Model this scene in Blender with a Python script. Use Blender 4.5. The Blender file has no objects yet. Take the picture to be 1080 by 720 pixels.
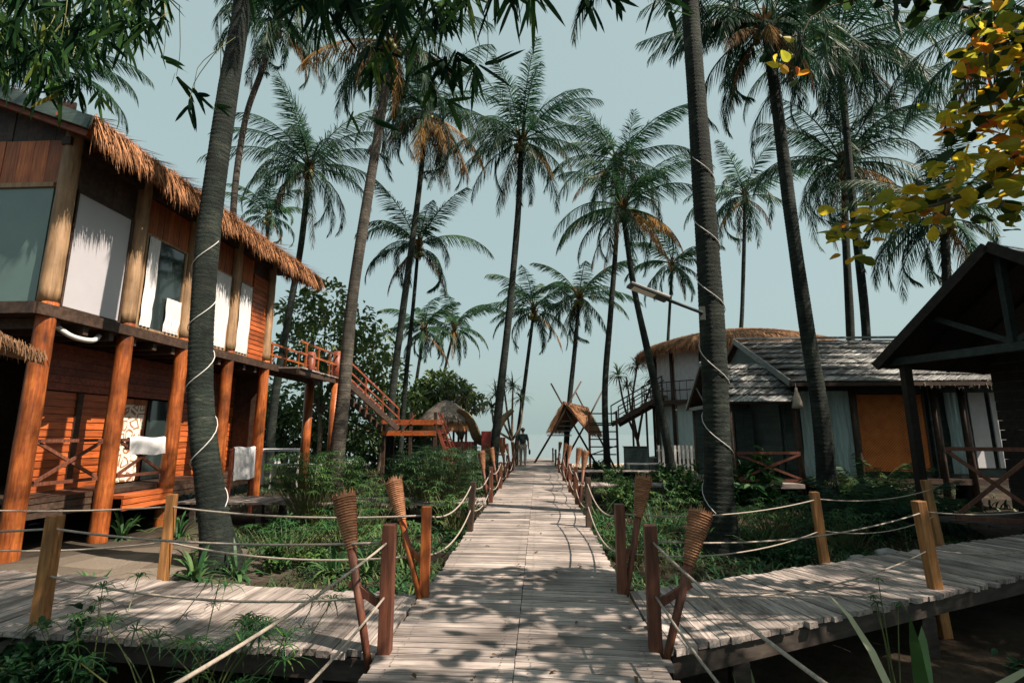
import bpy, math
import numpy as np
from math import radians as R, sin, cos, pi

S = bpy.context.scene
COL = S.collection
# ------------------------------------------------------------------ camera, sky, sun, exposure
PITCH = R(10.3); F = 540.0; YAW = math.atan(28*cos(PITCH)/F); CH = 1.4
cam = bpy.data.cameras.new('camera'); cam.lens = 18; cam.sensor_width = 36
cam.clip_start = 0.05; cam.clip_end = 6000
co = bpy.data.objects.new('camera', cam); COL.objects.link(co)
co.location = (0, 0, CH); co.rotation_euler = (pi/2+PITCH, 0, YAW); S.camera = co

SUN_EL = R(51); SUN_AZ = math.atan2(0.93, -0.36)        # azimuth clockwise from +Y
SKY_STRENGTH = 0.069
W = bpy.data.worlds.new('World'); S.world = W; W.use_nodes = True
nt = W.node_tree; nt.nodes.clear()
sky = nt.nodes.new('ShaderNodeTexSky'); sky.sky_type = 'NISHITA'; sky.sun_disc = False
sky.sun_elevation = SUN_EL; sky.sun_rotation = SUN_AZ
sky.air_density = 1.0; sky.dust_density = 6.0; sky.ozone_density = 1.0
mx = nt.nodes.new('ShaderNodeMixRGB'); mx.inputs[0].default_value = 0.74
mx.inputs[2].default_value = (3.3, 4.3, 4.12, 1)         # even tropical overcast haze over the sky
bg = nt.nodes.new('ShaderNodeBackground'); bg.inputs['Strength'].default_value = SKY_STRENGTH
wo = nt.nodes.new('ShaderNodeOutputWorld')
nt.links.new(sky.outputs[0], mx.inputs[1]); nt.links.new(mx.outputs[0], bg.inputs['Color']); nt.links.new(bg.outputs[0], wo.inputs['Surface'])

sl = bpy.data.lights.new('sun', 'SUN'); sl.energy = 5.0; sl.angle = R(0.4); sl.color = (1.0, 0.85, 0.71)
so = bpy.data.objects.new('sun', sl); COL.objects.link(so)
sd = np.array([sin(SUN_AZ)*cos(SUN_EL), cos(SUN_AZ)*cos(SUN_EL), sin(SUN_EL)])
from mathutils import Vector
so.rotation_euler = Vector(-sd).to_track_quat('-Z', 'Y').to_euler(); so.location = (20, -10, 30)
S.view_settings.view_transform = 'Standard'; S.view_settings.look = 'None'
S.view_settings.exposure = 1.15; S.view_settings.gamma = 1.0
S.view_settings.use_curve_mapping = False
S.cycles.max_bounces = 6; S.cycles.transparent_max_bounces = 8

# ------------------------------------------------------------------ geometry helpers
_fw = np.array([-sin(YAW)*cos(PITCH), cos(YAW)*cos(PITCH), sin(PITCH)])
_rt = np.array([cos(YAW), sin(YAW), 0.]); _up = np.cross(_rt, _fw); _C = np.array([0, 0, CH])
def _ray(x, y): return _fw + _rt*(x-540)/F + _up*(360-y)/F
def AY(x, y, Y): d = _ray(x, y); return _C + d*Y/d[1]          # survey: a sight line meets the plane at distance Y
def AX(x, y, X): d = _ray(x, y); return _C + d*X/d[0]
def GZ(x, y, z=0.): d = _ray(x, y); return _C + d*(z-CH)/d[2]
def PX(w):
    w = np.array(w, float)-_C; d = w@_fw; return 540+F*(w@_rt)/d, 360-F*(w@_up)/d
def nrm(v):
    v = np.asarray(v, float); n = np.linalg.norm(v, axis=-1, keepdims=True); return v/np.maximum(n, 1e-9)
UPV = np.array([0, 0, 1.])

class MB:
    def __init__(s): s.v = []; s.n = 0; s.f = []; s.t = []
    def add(s, verts, faces, tone=0.5):
        verts = np.asarray(verts, float).reshape(-1, 3); o = s.n
        s.v.append(verts); s.n += len(verts)
        s.f.extend([tuple(i+o for i in f) for f in faces])
        if np.isscalar(tone): s.t.extend([tone]*len(faces))
        else: s.t.extend(list(tone))
    def obox(s, c, ax, ay, az, tone=0.5):           # oriented box: half vectors
        c = np.asarray(c, float); ax = np.asarray(ax, float); ay = np.asarray(ay, float); az = np.asarray(az, float)
        v = [c+sx*ax+sy*ay+sz*az for sz in (-1, 1) for sy in (-1, 1) for sx in (-1, 1)]
        s.add(v, [(0, 2, 3, 1), (4, 5, 7, 6), (0, 1, 5, 4), (2, 6, 7, 3), (0, 4, 6, 2), (1, 3, 7, 5)], tone)
    def box(s, x0, x1, y0, y1, z0, z1, tone=0.5):
        s.obox(((x0+x1)/2, (y0+y1)/2, (z0+z1)/2), ((x1-x0)/2, 0, 0), (0, (y1-y0)/2, 0), (0, 0, (z1-z0)/2), tone)
    def bar(s, p, q, w, h=None, tone=0.5, side=None):
        p = np.asarray(p, float); q = np.asarray(q, float); h = w if h is None else h
        d = q-p; t = nrm(d)
        if side is None:
            side = np.cross(t, UPV)
            if np.linalg.norm(side) < 0.05: side = np.array([1., 0, 0])
        side = nrm(side-t*np.dot(side, t)); up = np.cross(side, t)
        s.obox((p+q)/2, d/2, side*w/2, up*h/2, tone)
    def tube(s, pts, rad, n=8, tone=0.5, caps=True):
        pts = np.asarray(pts, float); m = len(pts)
        rad = np.full(m, rad) if np.isscalar(rad) else np.asarray(rad, float)
        T = nrm(np.gradient(pts, axis=0))
        ref = np.array([1., 0, 0]) if abs(T[0][0]) < 0.8 else np.array([0, 1., 0])
        A = nrm(ref-T*(T@ref)[:, None]); B = np.cross(T, A)
        an = np.arange(n)*2*pi/n
        V = pts[:, None]+rad[:, None, None]*(A[:, None]*np.cos(an)[None, :, None]+B[:, None]*np.sin(an)[None, :, None])
        fs = [(i*n+j, i*n+(j+1) % n, (i+1)*n+(j+1) % n, (i+1)*n+j) for i in range(m-1) for j in range(n)]
        if np.isscalar(tone): tt = [tone]*len(fs)
        else: tt = [tone[i] for i in range(m-1) for j in range(n)]
        if caps:
            fs += [tuple(range(n))[::-1], tuple((m-1)*n+j for j in range(n))]; tt += [tt[0], tt[-1]]
        s.add(V.reshape(-1, 3), fs, tt)
    def ball(s, c, r, nu=10, nv=6, tone=0.5):
        r = np.full(3, r) if np.isscalar(r) else np.asarray(r)
        v = []; f = []
        for i in range(nv+1):
            th = pi*i/nv
            for j in range(nu): v.append((r[0]*sin(th)*cos(2*pi*j/nu), r[1]*sin(th)*sin(2*pi*j/nu), r[2]*cos(th)))
        for i in range(nv):
            for j in range(nu):
                a, b = i*nu+j, i*nu+(j+1) % nu
                f.append((a, a+nu, b+nu, b) if 0 < i < nv-1 else ((a, a+nu, b+nu) if i == 0 else (a, a+nu, b)))
        s.add(np.array(v)+np.asarray(c), f, tone)
    def sheet(s, P, tone=0.5):                        # grid of points (m,n,3)
        P = np.asarray(P, float); m, n = P.shape[:2]
        s.add(P.reshape(-1, 3), [(i*n+j, i*n+j+1, (i+1)*n+j+1, (i+1)*n+j) for i in range(m-1) for j in range(n-1)], tone)
    def blades(s, p0, d, side, L, w, g=0.3, tone=0.5, seg=2):   # many narrow leaf strips at once, bending down with g
        p0 = np.asarray(p0, float); N = len(p0)
        d = nrm(d); side = nrm(side)*np.reshape(w, (-1, 1))/2
        L = np.broadcast_to(np.reshape(L, (-1,)), (N,)).astype(float)
        rows = [p0-side*0.6, p0+side*0.6]; p = p0.copy(); dd = d.copy()
        g = np.broadcast_to(np.reshape(g, (-1,)), (N,))
        for k in range(seg):
            p = p+dd*(L/seg)[:, None]
            if k < seg-1:
                wk = 1.0 if k < seg-2 or seg == 2 else 0.7
                rows += [p-side*wk, p+side*wk]
            else: rows += [p]
            dd = nrm(dd-UPV*(g/seg*1.6)[:, None])
        K = len(rows); V = np.stack(rows, 1).reshape(-1, 3)
        base = []
        for k in range(seg-1): base.append((2*k, 2*k+1, 2*k+3, 2*k+2))
        base.append((K-3, K-2, K-1))
        o = s.n; s.v.append(V); s.n += len(V)
        tone = np.broadcast_to(np.reshape(tone, (-1,)), (N,))
        for i in range(N):
            oo = o+i*K
            for b in base: s.f.append(tuple(x+oo for x in b)); s.t.append(float(tone[i]))
    def leaves(s, p, d, nor, L, w, tone=0.5, fold=0.25):      # pointed oval leaves: two halves folded along the rib
        p = np.asarray(p, float); N = len(p); d = nrm(d); sd_ = nrm(np.cross(d, nor)); nn = np.cross(sd_, d)
        L = np.broadcast_to(np.reshape(L, (-1,)), (N,))[:, None]; w = np.broadcast_to(np.reshape(w, (-1,)), (N,))[:, None]
        V = np.stack([p, p+d*L*.3+sd_*w*.42+nn*w*fold, p+d*L*.68+sd_*w*.45+nn*w*fold-nn*L*.04, p+d*L-nn*L*.16,
                      p+d*L*.68-sd_*w*.45+nn*w*fold-nn*L*.04, p+d*L*.3-sd_*w*.42+nn*w*fold, p+d*L*.5], 1).reshape(-1, 3)
        o = s.n; s.v.append(V); s.n += len(V)
        tone = np.broadcast_to(np.reshape(tone, (-1,)), (N,))
        for i in range(N):
            a = o+i*7
            s.f += [(a, a+6, a+1), (a+1, a+6, a+3, a+2), (a, a+5, a+6), (a+5, a+4, a+3, a+6)]; s.t += [float(tone[i])]*4
    def build(s, name, mat, parent=None, smooth=False, bevel=0):
        me = bpy.data.meshes.new(name)
        V = np.concatenate(s.v) if s.v else np.zeros((0, 3))
        root = parent
        while root is not None and root.parent is not None: root = root.parent
        org = np.array(root['_o']) if root is not None else np.zeros(3)
        ob = None
        if root is None:
            lo = V.min(0); hi = V.max(0); org = np.array([(lo[0]+hi[0])/2, (lo[1]+hi[1])/2, lo[2]])
        me.from_pydata((V-org).tolist(), [], s.f)
        a = me.attributes.new('tone', 'FLOAT', 'FACE'); a.data.foreach_set('value', np.array(s.t, dtype=np.float32))
        if smooth: me.polygons.foreach_set('use_smooth', [True]*len(me.polygons))
        me.materials.append(mat); me.update()
        ob = bpy.data.objects.new(name, me); COL.objects.link(ob)
        if parent is not None: ob.parent = parent
        else: ob.location = org
        if bevel:
            b = ob.modifiers.new('edge', 'BEVEL'); b.width = bevel; b.segments = 2; b.limit_method = 'ANGLE'
        return ob

ROOTS = []
def thing(name, label, cat, loc, group=None):
    o = bpy.data.objects.new(name, None); COL.objects.link(o); o.empty_display_size = 0.2
    o.location = [float(x) for x in loc]; o['_o'] = [float(x) for x in loc]
    o['label'] = label; o['category'] = cat; ROOTS.append(o)
    if group: o['group'] = group
    return o
def tag(o, label, cat, group=None):
    o['label'] = label; o['category'] = cat
    if group: o['group'] = group
    return o
def struct(mb, name, mat, kind='structure', **k):
    o = mb.build(name, mat, **k); o['kind'] = kind; return o
def spline(pts, n):
    pts = np.asarray(pts, float); m = len(pts)
    if m == 2: return pts[0]+(pts[1]-pts[0])*np.linspace(0, 1, n)[:, None]
    P = np.vstack([2*pts[0]-pts[1], pts, 2*pts[-1]-pts[-2]])
    seg = np.linalg.norm(np.diff(pts, axis=0), axis=1); cum = np.concatenate([[0], np.cumsum(seg)]); out = []
    for t in np.linspace(0, cum[-1], n):
        i = min(int(np.searchsorted(cum, t, side='right'))-1, m-2); u = (t-cum[i])/max(seg[i], 1e-9)
        a, b, c, d = P[i:i+4]
        out.append(.5*((2*b)+(c-a)*u+(2*a-5*b+4*c-d)*u*u+(3*b-a-3*c+d)*u**3))
    return np.array(out)
def ribbon_dir(rng, n, zlo=-1, zhi=1):
    a = rng.uniform(0, 2*pi, n); z = rng.uniform(zlo, zhi, n); r = np.sqrt(np.maximum(0, 1-z*z))
    return np.stack([r*np.cos(a), r*np.sin(a), z], 1)

# ------------------------------------------------------------------ materials
def new_mat(name):
    m = bpy.data.materials.new(name); m.use_nodes = True; nt = m.node_tree
    return m, nt, nt.nodes['Principled BSDF'], nt.nodes['Material Output']
def nd(nt, t, **k):
    n = nt.nodes.new(t)
    for a, v in k.items(): setattr(n, a, v)
    return n
def c4(c): return (c[0], c[1], c[2], 1)
def ramp(nt, src, stops):
    r = nd(nt, 'ShaderNodeValToRGB'); e = r.color_ramp.elements
    e[0].position, e[0].color = stops[0][0], c4(stops[0][1]); e[1].position, e[1].color = stops[-1][0], c4(stops[-1][1])
    for p, c in stops[1:-1]: x = e.new(p); x.color = c4(c)
    nt.links.new(src, r.inputs[0]); return r.outputs[0]
def noise(nt, scale, mapping=(1, 1, 1), detail=5, rough=.6, dist=0):
    tc = nd(nt, 'ShaderNodeTexCoord'); mp = nd(nt, 'ShaderNodeMapping'); mp.inputs['Scale'].default_value = mapping
    nt.links.new(tc.outputs['Object'], mp.inputs[0])
    n = nd(nt, 'ShaderNodeTexNoise'); n.inputs['Scale'].default_value = scale; n.inputs['Detail'].default_value = detail
    n.inputs['Roughness'].default_value = rough; n.inputs['Distortion'].default_value = dist
    nt.links.new(mp.outputs[0], n.inputs['Vector']); return n.outputs['Fac']
def tone_mul(nt, col, lo, hi):
    at = nd(nt, 'ShaderNodeAttribute', attribute_name='tone')
    mr = nd(nt, 'ShaderNodeMapRange'); mr.inputs['To Min'].default_value = lo; mr.inputs['To Max'].default_value = hi
    nt.links.new(at.outputs['Fac'], mr.inputs[0])
    v = nd(nt, 'ShaderNodeVectorMath', operation='SCALE'); nt.links.new(col, v.inputs[0]); nt.links.new(mr.outputs[0], v.inputs['Scale'])
    return v.outputs[0]
def bump(nt, bs, h, strength, dist=.01):
    b = nd(nt, 'ShaderNodeBump'); b.inputs['Strength'].default_value = strength; b.inputs['Distance'].default_value = dist
    nt.links.new(h, b.inputs['Height']); nt.links.new(b.outputs[0], bs.inputs['Normal'])
def wood(name, dark, mid, light, stretch=(1, 14, 14), scale=2.2, rough=.62, lo=.7, hi=1.3, bstr=.5, spec=.35, stain_shade=.35):
    m, nt, bs, out = new_mat(name)
    g = noise(nt, scale, stretch, 7, .65, .4)
    c = ramp(nt, g, [(.28, dark), (.5, mid), (.72, light)])
    c = tone_mul(nt, c, lo, hi)
    st = noise(nt, 1.3, (1, 1, 1), 4, .6)
    s2 = ramp(nt, st, [(.35, (1-stain_shade,)*3), (.6, (1, 1, 1))])
    mm = nd(nt, 'ShaderNodeMixRGB', blend_type='MULTIPLY'); mm.inputs[0].default_value = 1
    nt.links.new(c, mm.inputs[1]); nt.links.new(s2, mm.inputs[2])
    nt.links.new(mm.outputs[0], bs.inputs['Base Color']); bs.inputs['Roughness'].default_value = rough
    bs.inputs['Specular IOR Level'].default_value = spec
    bump(nt, bs, g, bstr, .008); return m
def plain(name, col, rough=.6, var=.25, scale=4, lo=.8, hi=1.2, metal=0, bstr=.2, mapping=(1, 1, 1), spec=.4):
    m, nt, bs, out = new_mat(name); g = noise(nt, scale, mapping, 6, .62)
    a = [x*(1-var) for x in col]; b = [min(1, x*(1+var)) for x in col]
    c = tone_mul(nt, ramp(nt, g, [(.3, a), (.7, b)]), lo, hi)
    nt.links.new(c, bs.inputs['Base Color']); bs.inputs['Roughness'].default_value = rough; bs.inputs['Metallic'].default_value = metal
    bs.inputs['Specular IOR Level'].default_value = spec
    if bstr: bump(nt, bs, g, bstr, .01)
    return m
def leafm(name, stops, transl=.3, rough=.42, spec=.4, var=.3, scale=3):
    m, nt, bs, out = new_mat(name)
    at = nd(nt, 'ShaderNodeAttribute', attribute_name='tone')
    c = ramp(nt, at.outputs['Fac'], stops)
    g = noise(nt, scale, (1, 1, 1), 4, .6); g2 = ramp(nt, g, [(.3, (1-var,)*3), (.7, (1+var*.6,)*3)])
    mm = nd(nt, 'ShaderNodeMixRGB', blend_type='MULTIPLY'); mm.inputs[0].default_value = 1
    nt.links.new(c, mm.inputs[1]); nt.links.new(g2, mm.inputs[2])
    nt.links.new(mm.outputs[0], bs.inputs['Base Color']); bs.inputs['Roughness'].default_value = rough
    bs.inputs['Specular IOR Level'].default_value = spec
    tr = nd(nt, 'ShaderNodeBsdfTranslucent'); nt.links.new(mm.outputs[0], tr.inputs['Color'])
    ms = nd(nt, 'ShaderNodeMixShader'); ms.inputs[0].default_value = transl
    nt.links.new(bs.outputs[0], ms.inputs[1]); nt.links.new(tr.outputs[0], ms.inputs[2]); nt.links.new(ms.outputs[0], out.inputs['Surface'])
    return m

M = {}
M['deck'] = wood('weathered_deck_wood', (.07, .058, .051), (.325, .282, .257), (.48, .422, .386), (1.2, 22, 22), 2.0, .68, .50, 1.32, .6, .25, .5)
M['deck_y'] = wood('weathered_deck_wood_lengthwise', (.07, .058, .051), (.325, .282, .257), (.48, .422, .386), (22, 1.2, 22), 2.0, .68, .50, 1.32, .6, .25, .5)
M['under'] = wood('dark_timber', (.02, .016, .013), (.045, .036, .03), (.08, .065, .052), (2, 2, 8), 2.0, .7)  # very dark brown timber for the framing
M['post'] = wood('yellow_brown_post_wood', (.11, .045, .014), (.27, .125, .04), (.40, .20, .075), (16, 16, 1.3), 2.0, .55, .75, 1.2, .5)
M['post_red'] = wood('red_brown_post_wood', (.05, .018, .012), (.125, .044, .025), (.21, .078, .042), (16, 16, 1.3), 2.0, .55, .7, 1.25, .5)
M['varnish'] = wood('orange_varnished_log', (.11, .026, .008), (.30, .078, .018), (.46, .15, .035), (11, 11, 1.1), 2.2, .42, .75, 1.2, .45, .35, .7)  # strong mottling also stands in for uneven shade on the stilts
M['palelog'] = wood('pale_peeled_log', (.13, .078, .038), (.29, .18, .095), (.42, .28, .16), (9, 9, .8), 1.8, .55, .8, 1.2, .45)
M['orangewall'] = wood('orange_plank_wall', (.15, .034, .009), (.36, .082, .02), (.52, .155, .038), (6, 1.0, 16), 2.2, .45, .6, 1.3, .4, .45)
M['orangewall_v'] = wood('orange_plank_upright', (.14, .034, .010), (.33, .086, .023), (.47, .155, .045), (14, 14, .9), 2.2, .5, .6, 1.3, .4)
M['redrail'] = wood('red_brown_rail', (.09, .022, .012), (.22, .055, .028), (.34, .10, .05), (5, 5, 5), 2.5, .5, .7, 1.3, .3)
M['darkwood'] = wood('dark_brown_wood', (.018, .011, .008), (.045, .027, .018), (.085, .052, .036), (5, 5, 5), 2.2, .6, .7, 1.3, .35)
M['shadewood'] = wood('shade_black_wood', (.006, .005, .004), (.014, .011, .009), (.03, .022, .017), (5, 5, 5), 2.2, .65, .6, 1.3, .3, .25)  # hut timber darkened so its colour carries the deep shade
M['tealblack'] = wood('dark_teal_beam', (.010, .017, .016), (.02, .034, .032), (.035, .052, .05), (5, 5, 5), 2.2, .6, .7, 1.3, .3, .25)
M['slatewood'] = wood('dull_teal_boards', (.028, .045, .042), (.055, .085, .078), (.09, .13, .12), (1.2, 12, 12), 2.2, .6, .7, 1.3, .3)
M['rope'] = plain('grey_hemp_rope', (.27, .235, .195), .85, .3, 60, bstr=.6)
M['cord'] = plain('white_cord', (.42, .42, .40), .6, .1, 30)
M['thatch'] = plain('orange_thatch', (.30, .145, .07), .8, .35, 5, .35, 1.6, mapping=(1, 1, 1), spec=.15)  # the straw's own orange brown, varied blade by blade
M['thatchroof'] = wood('old_thatch', (.10, .055, .03), (.20, .115, .065), (.30, .18, .10), (14, 14, 3), 2.5, .9, .55, 1.4, 1.0, .1)
M['greythatch'] = wood('grey_thatch', (.11, .095, .08), (.22, .19, .16), (.32, .28, .23), (14, 14, 3), 2.5, .9, .55, 1.4, 1.0, .1)
M['shingle'] = wood('grey_bamboo_shingle', (.085, .094, .093), (.20, .21, .206), (.34, .342, .33), (10, 2, 2), 2.5, .6, .2, 1.9, .5, .35, .4)
M['blind'] = plain('white_roller_blind', (.38, .375, .40), .22, .05, 1.2, bstr=.02, spec=.5)
M['blindgreen'] = plain('grey_green_blind', (.085, .14, .13), .15, .12, 1.2, bstr=.02, spec=.6)
M['cloth'] = plain('white_cotton', (.52, .52, .53), .85, .08, 5, bstr=.1, spec=.1)
M['tealcloth'] = plain('pale_teal_curtain', (.44, .55, .54), .8, .12, 3, bstr=.1, mapping=(6, 6, .6), spec=.15)
M['metal'] = plain('dark_metal', (.028, .034, .034), .5, .2, 8)
M['gal'] = plain('galvanised_pipe', (.15, .165, .16), .55, .2, 8)
M['whitepaint'] = plain('white_paint', (.5, .5, .48), .5, .1, 5)
M['lens'] = plain('lamp_lens', (.75, .74, .70), .2, .05, 5)
M['red'] = plain('red_paint', (.22, .032, .024), .5, .2, 6)
M['orange'] = plain('orange_paint', (.40, .11, .03), .5, .2, 6)
M['boat'] = wood('olive_brown_hull', (.05, .04, .018), (.13, .10, .045), (.22, .17, .08), (2, 8, 8), 2, .6)
M['skin'] = plain('skin', (.30, .17, .11), .5, .08, 10, bstr=0)
M['hair'] = plain('black_hair', (.012, .010, .009), .45, .2, 40)
M['shirt'] = plain('dark_shirt', (.012, .03, .034), .85, .2, 20)
M['trousers'] = plain('beige_trousers', (.36, .33, .29), .85, .12, 20)
M['wicker'] = wood('brown_wicker', (.10, .04, .02), (.25, .115, .055), (.42, .22, .12), (3, 3, 30), 3, .65, .6, 1.4, .5)
M['coconut'] = plain('coconut', (.14, .15, .04), .5, .3, 6)
M['bark'] = plain('brown_bark', (.10, .075, .055), .9, .4, 7, .8, 1.2, bstr=.8)
M['stem'] = plain('green_stem', (.08, .10, .03), .6, .3, 6)
M['cane'] = plain('bamboo_cane', (.16, .17, .05), .5, .3, 6)
# foliage
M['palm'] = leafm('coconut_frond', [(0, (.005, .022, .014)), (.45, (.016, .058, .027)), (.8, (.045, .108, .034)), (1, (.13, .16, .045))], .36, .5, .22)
M['palmdry'] = leafm('dry_frond', [(0, (.06, .034, .016)), (.5, (.15, .095, .045)), (1, (.34, .19, .06))], .25, .8, .08)
M['fan'] = leafm('screw_pine_leaf', [(0, (.014, .04, .018)), (1, (.07, .12, .04))], .2)
M['bamboo'] = leafm('bamboo_leaf', [(0, (.006, .020, .010)), (.5, (.016, .050, .016)), (.85, (.06, .13, .025)), (1, (.24, .21, .045))], .3, .75, .05)
M['tree'] = leafm('broad_leaf', [(0, (.015, .045, .02)), (.6, (.045, .10, .032)), (1, (.12, .17, .045))], .38, .45)
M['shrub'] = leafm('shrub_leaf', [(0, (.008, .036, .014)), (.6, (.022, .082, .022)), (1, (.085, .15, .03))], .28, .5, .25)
M['shrubbright'] = leafm('papyrus_leaf', [(0, (.022, .07, .02)), (.6, (.05, .125, .032)), (1, (.13, .19, .05))], .3, .5)
M['papyrusdark'] = leafm('dark_papyrus_leaf', [(0, (.014, .046, .018)), (.6, (.032, .088, .028)), (1, (.09, .15, .045))], .3, .5)
M['strap'] = leafm('strap_leaf', [(0, (.010, .045, .016)), (.6, (.030, .095, .030)), (1, (.10, .17, .06))], .25, .45, .25)
M['varieg'] = leafm('striped_leaf', [(0, (.03, .08, .025)), (.55, (.07, .14, .04)), (.8, (.34, .36, .20)), (1, (.5, .48, .33))], .25, .4)
M['almond'] = leafm('almond_leaf', [(0, (.010, .026, .010)), (.34, (.03, .06, .014)), (.50, (.28, .30, .03)), (.72, (.70, .50, .035)), (.86, (.70, .30, .03)), (1, (.58, .13, .025))], .62, .4, .35, .25, 14)
M['grass'] = leafm('ground_grass', [(0, (.012, .036, .012)), (.6, (.035, .075, .02)), (1, (.13, .15, .04))], .25, .6)

def trunk_mat(name, a, b, c):
    m, nt, bs, out = new_mat(name)
    g = noise(nt, 3.0, (1, 1, 3.2), 7, .7, .6)
    col = ramp(nt, g, [(.3, a), (.52, b), (.75, c)])
    pat = noise(nt, 1.6, (1, 1, .55), 5, .65, .8); pr = ramp(nt, pat, [(.34, (.5, .52, .5)), (.52, (1, 1, 1)), (.70, (1.75, 1.7, 1.55))])
    mm = nd(nt, 'ShaderNodeMixRGB', blend_type='MULTIPLY'); mm.inputs[0].default_value = 1; nt.links.new(col, mm.inputs[1]); nt.links.new(pr, mm.inputs[2]); col = mm.outputs[0]
    col = tone_mul(nt, col, .5, 1.4)
    nt.links.new(col, bs.inputs['Base Color']); bs.inputs['Roughness'].default_value = .85
    bs.inputs['Specular IOR Level'].default_value = .2
    fine = noise(nt, 14, (1, 1, 2.2), 8, .75, .5); bump(nt, bs, fine, 1.0, .05); return m
M['trunk'] = trunk_mat('palm_bark', (.007, .0115, .010), (.018, .026, .022), (.058, .060, .049))
M['trunkpale'] = trunk_mat('pale_palm_bark', (.030, .030, .026), (.072, .066, .056), (.15, .13, .105))

def ground_mat():
    m, nt, bs, out = new_mat('soil_and_sand')
    big = noise(nt, .55, (1, 1, 1), 6, .6, .3); fine = noise(nt, 9, (1, 1, 1), 8, .7)
    c = ramp(nt, big, [(.40, (.014, .011, .008)), (.54, (.030, .023, .016)), (.66, (.060, .045, .031)), (.78, (.095, .072, .05))])
    f2 = ramp(nt, fine, [(.3, (.55, .55, .55)), (.7, (1.2, 1.2, 1.2))])
    mm = nd(nt, 'ShaderNodeMixRGB', blend_type='MULTIPLY'); mm.inputs[0].default_value = 1
    nt.links.new(c, mm.inputs[1]); nt.links.new(f2, mm.inputs[2])
    # the beach beyond the palms is clean pale sand
    at = nd(nt, 'ShaderNodeAttribute', attribute_name='tone')
    m2 = nd(nt, 'ShaderNodeMixRGB'); nt.links.new(at.outputs['Fac'], m2.inputs[0]); nt.links.new(mm.outputs[0], m2.inputs[1]); m2.inputs[2].default_value = (.42, .36, .29, 1)
    nt.links.new(m2.outputs[0], bs.inputs['Base Color']); bs.inputs['Roughness'].default_value = .95; bs.inputs['Specular IOR Level'].default_value = .1
    bump(nt, bs, fine, .9, .05); return m
M['ground'] = ground_mat()
def sea_mat():
    m, nt, bs, out = new_mat('sea_water')
    g = noise(nt, .6, (1, 2.5, 1), 6, .6); c = ramp(nt, g, [(.3, (.10, .135, .145)), (.7, (.15, .19, .20))])
    nt.links.new(c, bs.inputs['Base Color']); bs.inputs['Roughness'].default_value = .25; bump(nt, bs, g, .35, .3); return m
M['sea'] = sea_mat()
def glass_mat():
    m, nt, bs, out = new_mat('window_glass')
    bs.inputs['Base Color'].default_value = (.02, .03, .03, 1); bs.inputs['Roughness'].default_value = .04; bs.inputs['Specular IOR Level'].default_value = .9
    return m
M['glass'] = glass_mat()
def weave_mat(name, a, b, sc=34):
    m, nt, bs, out = new_mat(name)
    tc = nd(nt, 'ShaderNodeTexCoord'); ck = nd(nt, 'ShaderNodeTexWave', wave_type='BANDS', bands_direction='DIAGONAL')
    ck.inputs['Scale'].default_value = sc/4; ck.inputs['Distortion'].default_value = 1.2; ck.inputs['Detail'].default_value = 2
    mp = nd(nt, 'ShaderNodeMapping'); mp.inputs['Scale'].default_value = (1, 1, -1)
    nt.links.new(tc.outputs['Object'], mp.inputs[0]); nt.links.new(mp.outputs[0], ck.inputs['Vector'])
    g = noise(nt, 5, (1, 1, 1), 4); add = nd(nt, 'ShaderNodeMath', operation='MULTIPLY_ADD'); nt.links.new(ck.outputs['Fac'], add.inputs[0]); add.inputs[1].default_value = .5
    nt.links.new(g, add.inputs[2]); c = ramp(nt, add.outputs[0], [(.3, a), (.9, b)])
    nt.links.new(c, bs.inputs['Base Color']); bs.inputs['Roughness'].default_value = .6; bump(nt, bs, ck.outputs['Fac'], .5, .01); return m
M['weave'] = weave_mat('woven_bamboo_panel', (.20, .046, .008), (.64, .185, .03))
def pattern_mat():
    m, nt, bs, out = new_mat('ornate_printed_cloth')
    tc = nd(nt, 'ShaderNodeTexCoord'); v = nd(nt, 'ShaderNodeTexVoronoi', feature='DISTANCE_TO_EDGE'); v.inputs['Scale'].default_value = 4.2
    nt.links.new(tc.outputs['Object'], v.inputs['Vector'])
    c = ramp(nt, v.outputs[0], [(.0, (.62, .58, .50)), (.09, (.60, .56, .48)), (.12, (.22, .08, .03)), (.2, (.30, .14, .05)), (.24, (.66, .62, .54))])
    nt.links.new(c, bs.inputs['Base Color']); bs.inputs['Roughness'].default_value = .85; return m
M['pattern'] = pattern_mat()

# ------------------------------------------------------------------ setting: ground, sea, boardwalks
def ground_z(x, y):
    z = -.52+.06*np.sin(x*.9+1.3)*np.cos(y*.7)+.04*np.sin(x*2.3+y*1.7)
    z = z-.28*np.exp(-((x-3.2)**2/6+(y-2.6)**2/3))
    return z-1.9*np.clip((np.asarray(y)-36)/26, 0, 1)
xs = np.unique(np.concatenate([np.linspace(-600, -25, 24), np.linspace(-25, 25, 126), np.linspace(25, 600, 24)]))
ys = np.unique(np.concatenate([np.linspace(-60, -4, 12), np.linspace(-4, 40, 111), np.linspace(40, 90, 20)]))
XX, YY = np.meshgrid(xs, ys); mb = MB()
P = np.stack([XX, YY, ground_z(XX, YY)], 2)
yc = (YY[:-1, :-1]+YY[1:, 1:])/2
xc = (XX[:-1, :-1]+XX[1:, 1:])/2
mb.sheet(P, np.clip(np.clip((yc-28)/8, 0, 1)+.5*np.exp(-((xc+6)/2.2)**2-((yc-7)/2.4)**2)*(.6+.4*np.sin(xc*2.1)*np.cos(yc*2.7)), 0, 1).ravel()); struct(mb, 'ground', M['ground'], smooth=True)
mb = MB(); mb.sheet([[(-3000, 46, -1.32), (3000, 46, -1.32)], [(-3000, 5000, -1.32), (3000, 5000, -1.32)]]); struct(mb, 'sea', M['sea'])

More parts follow.
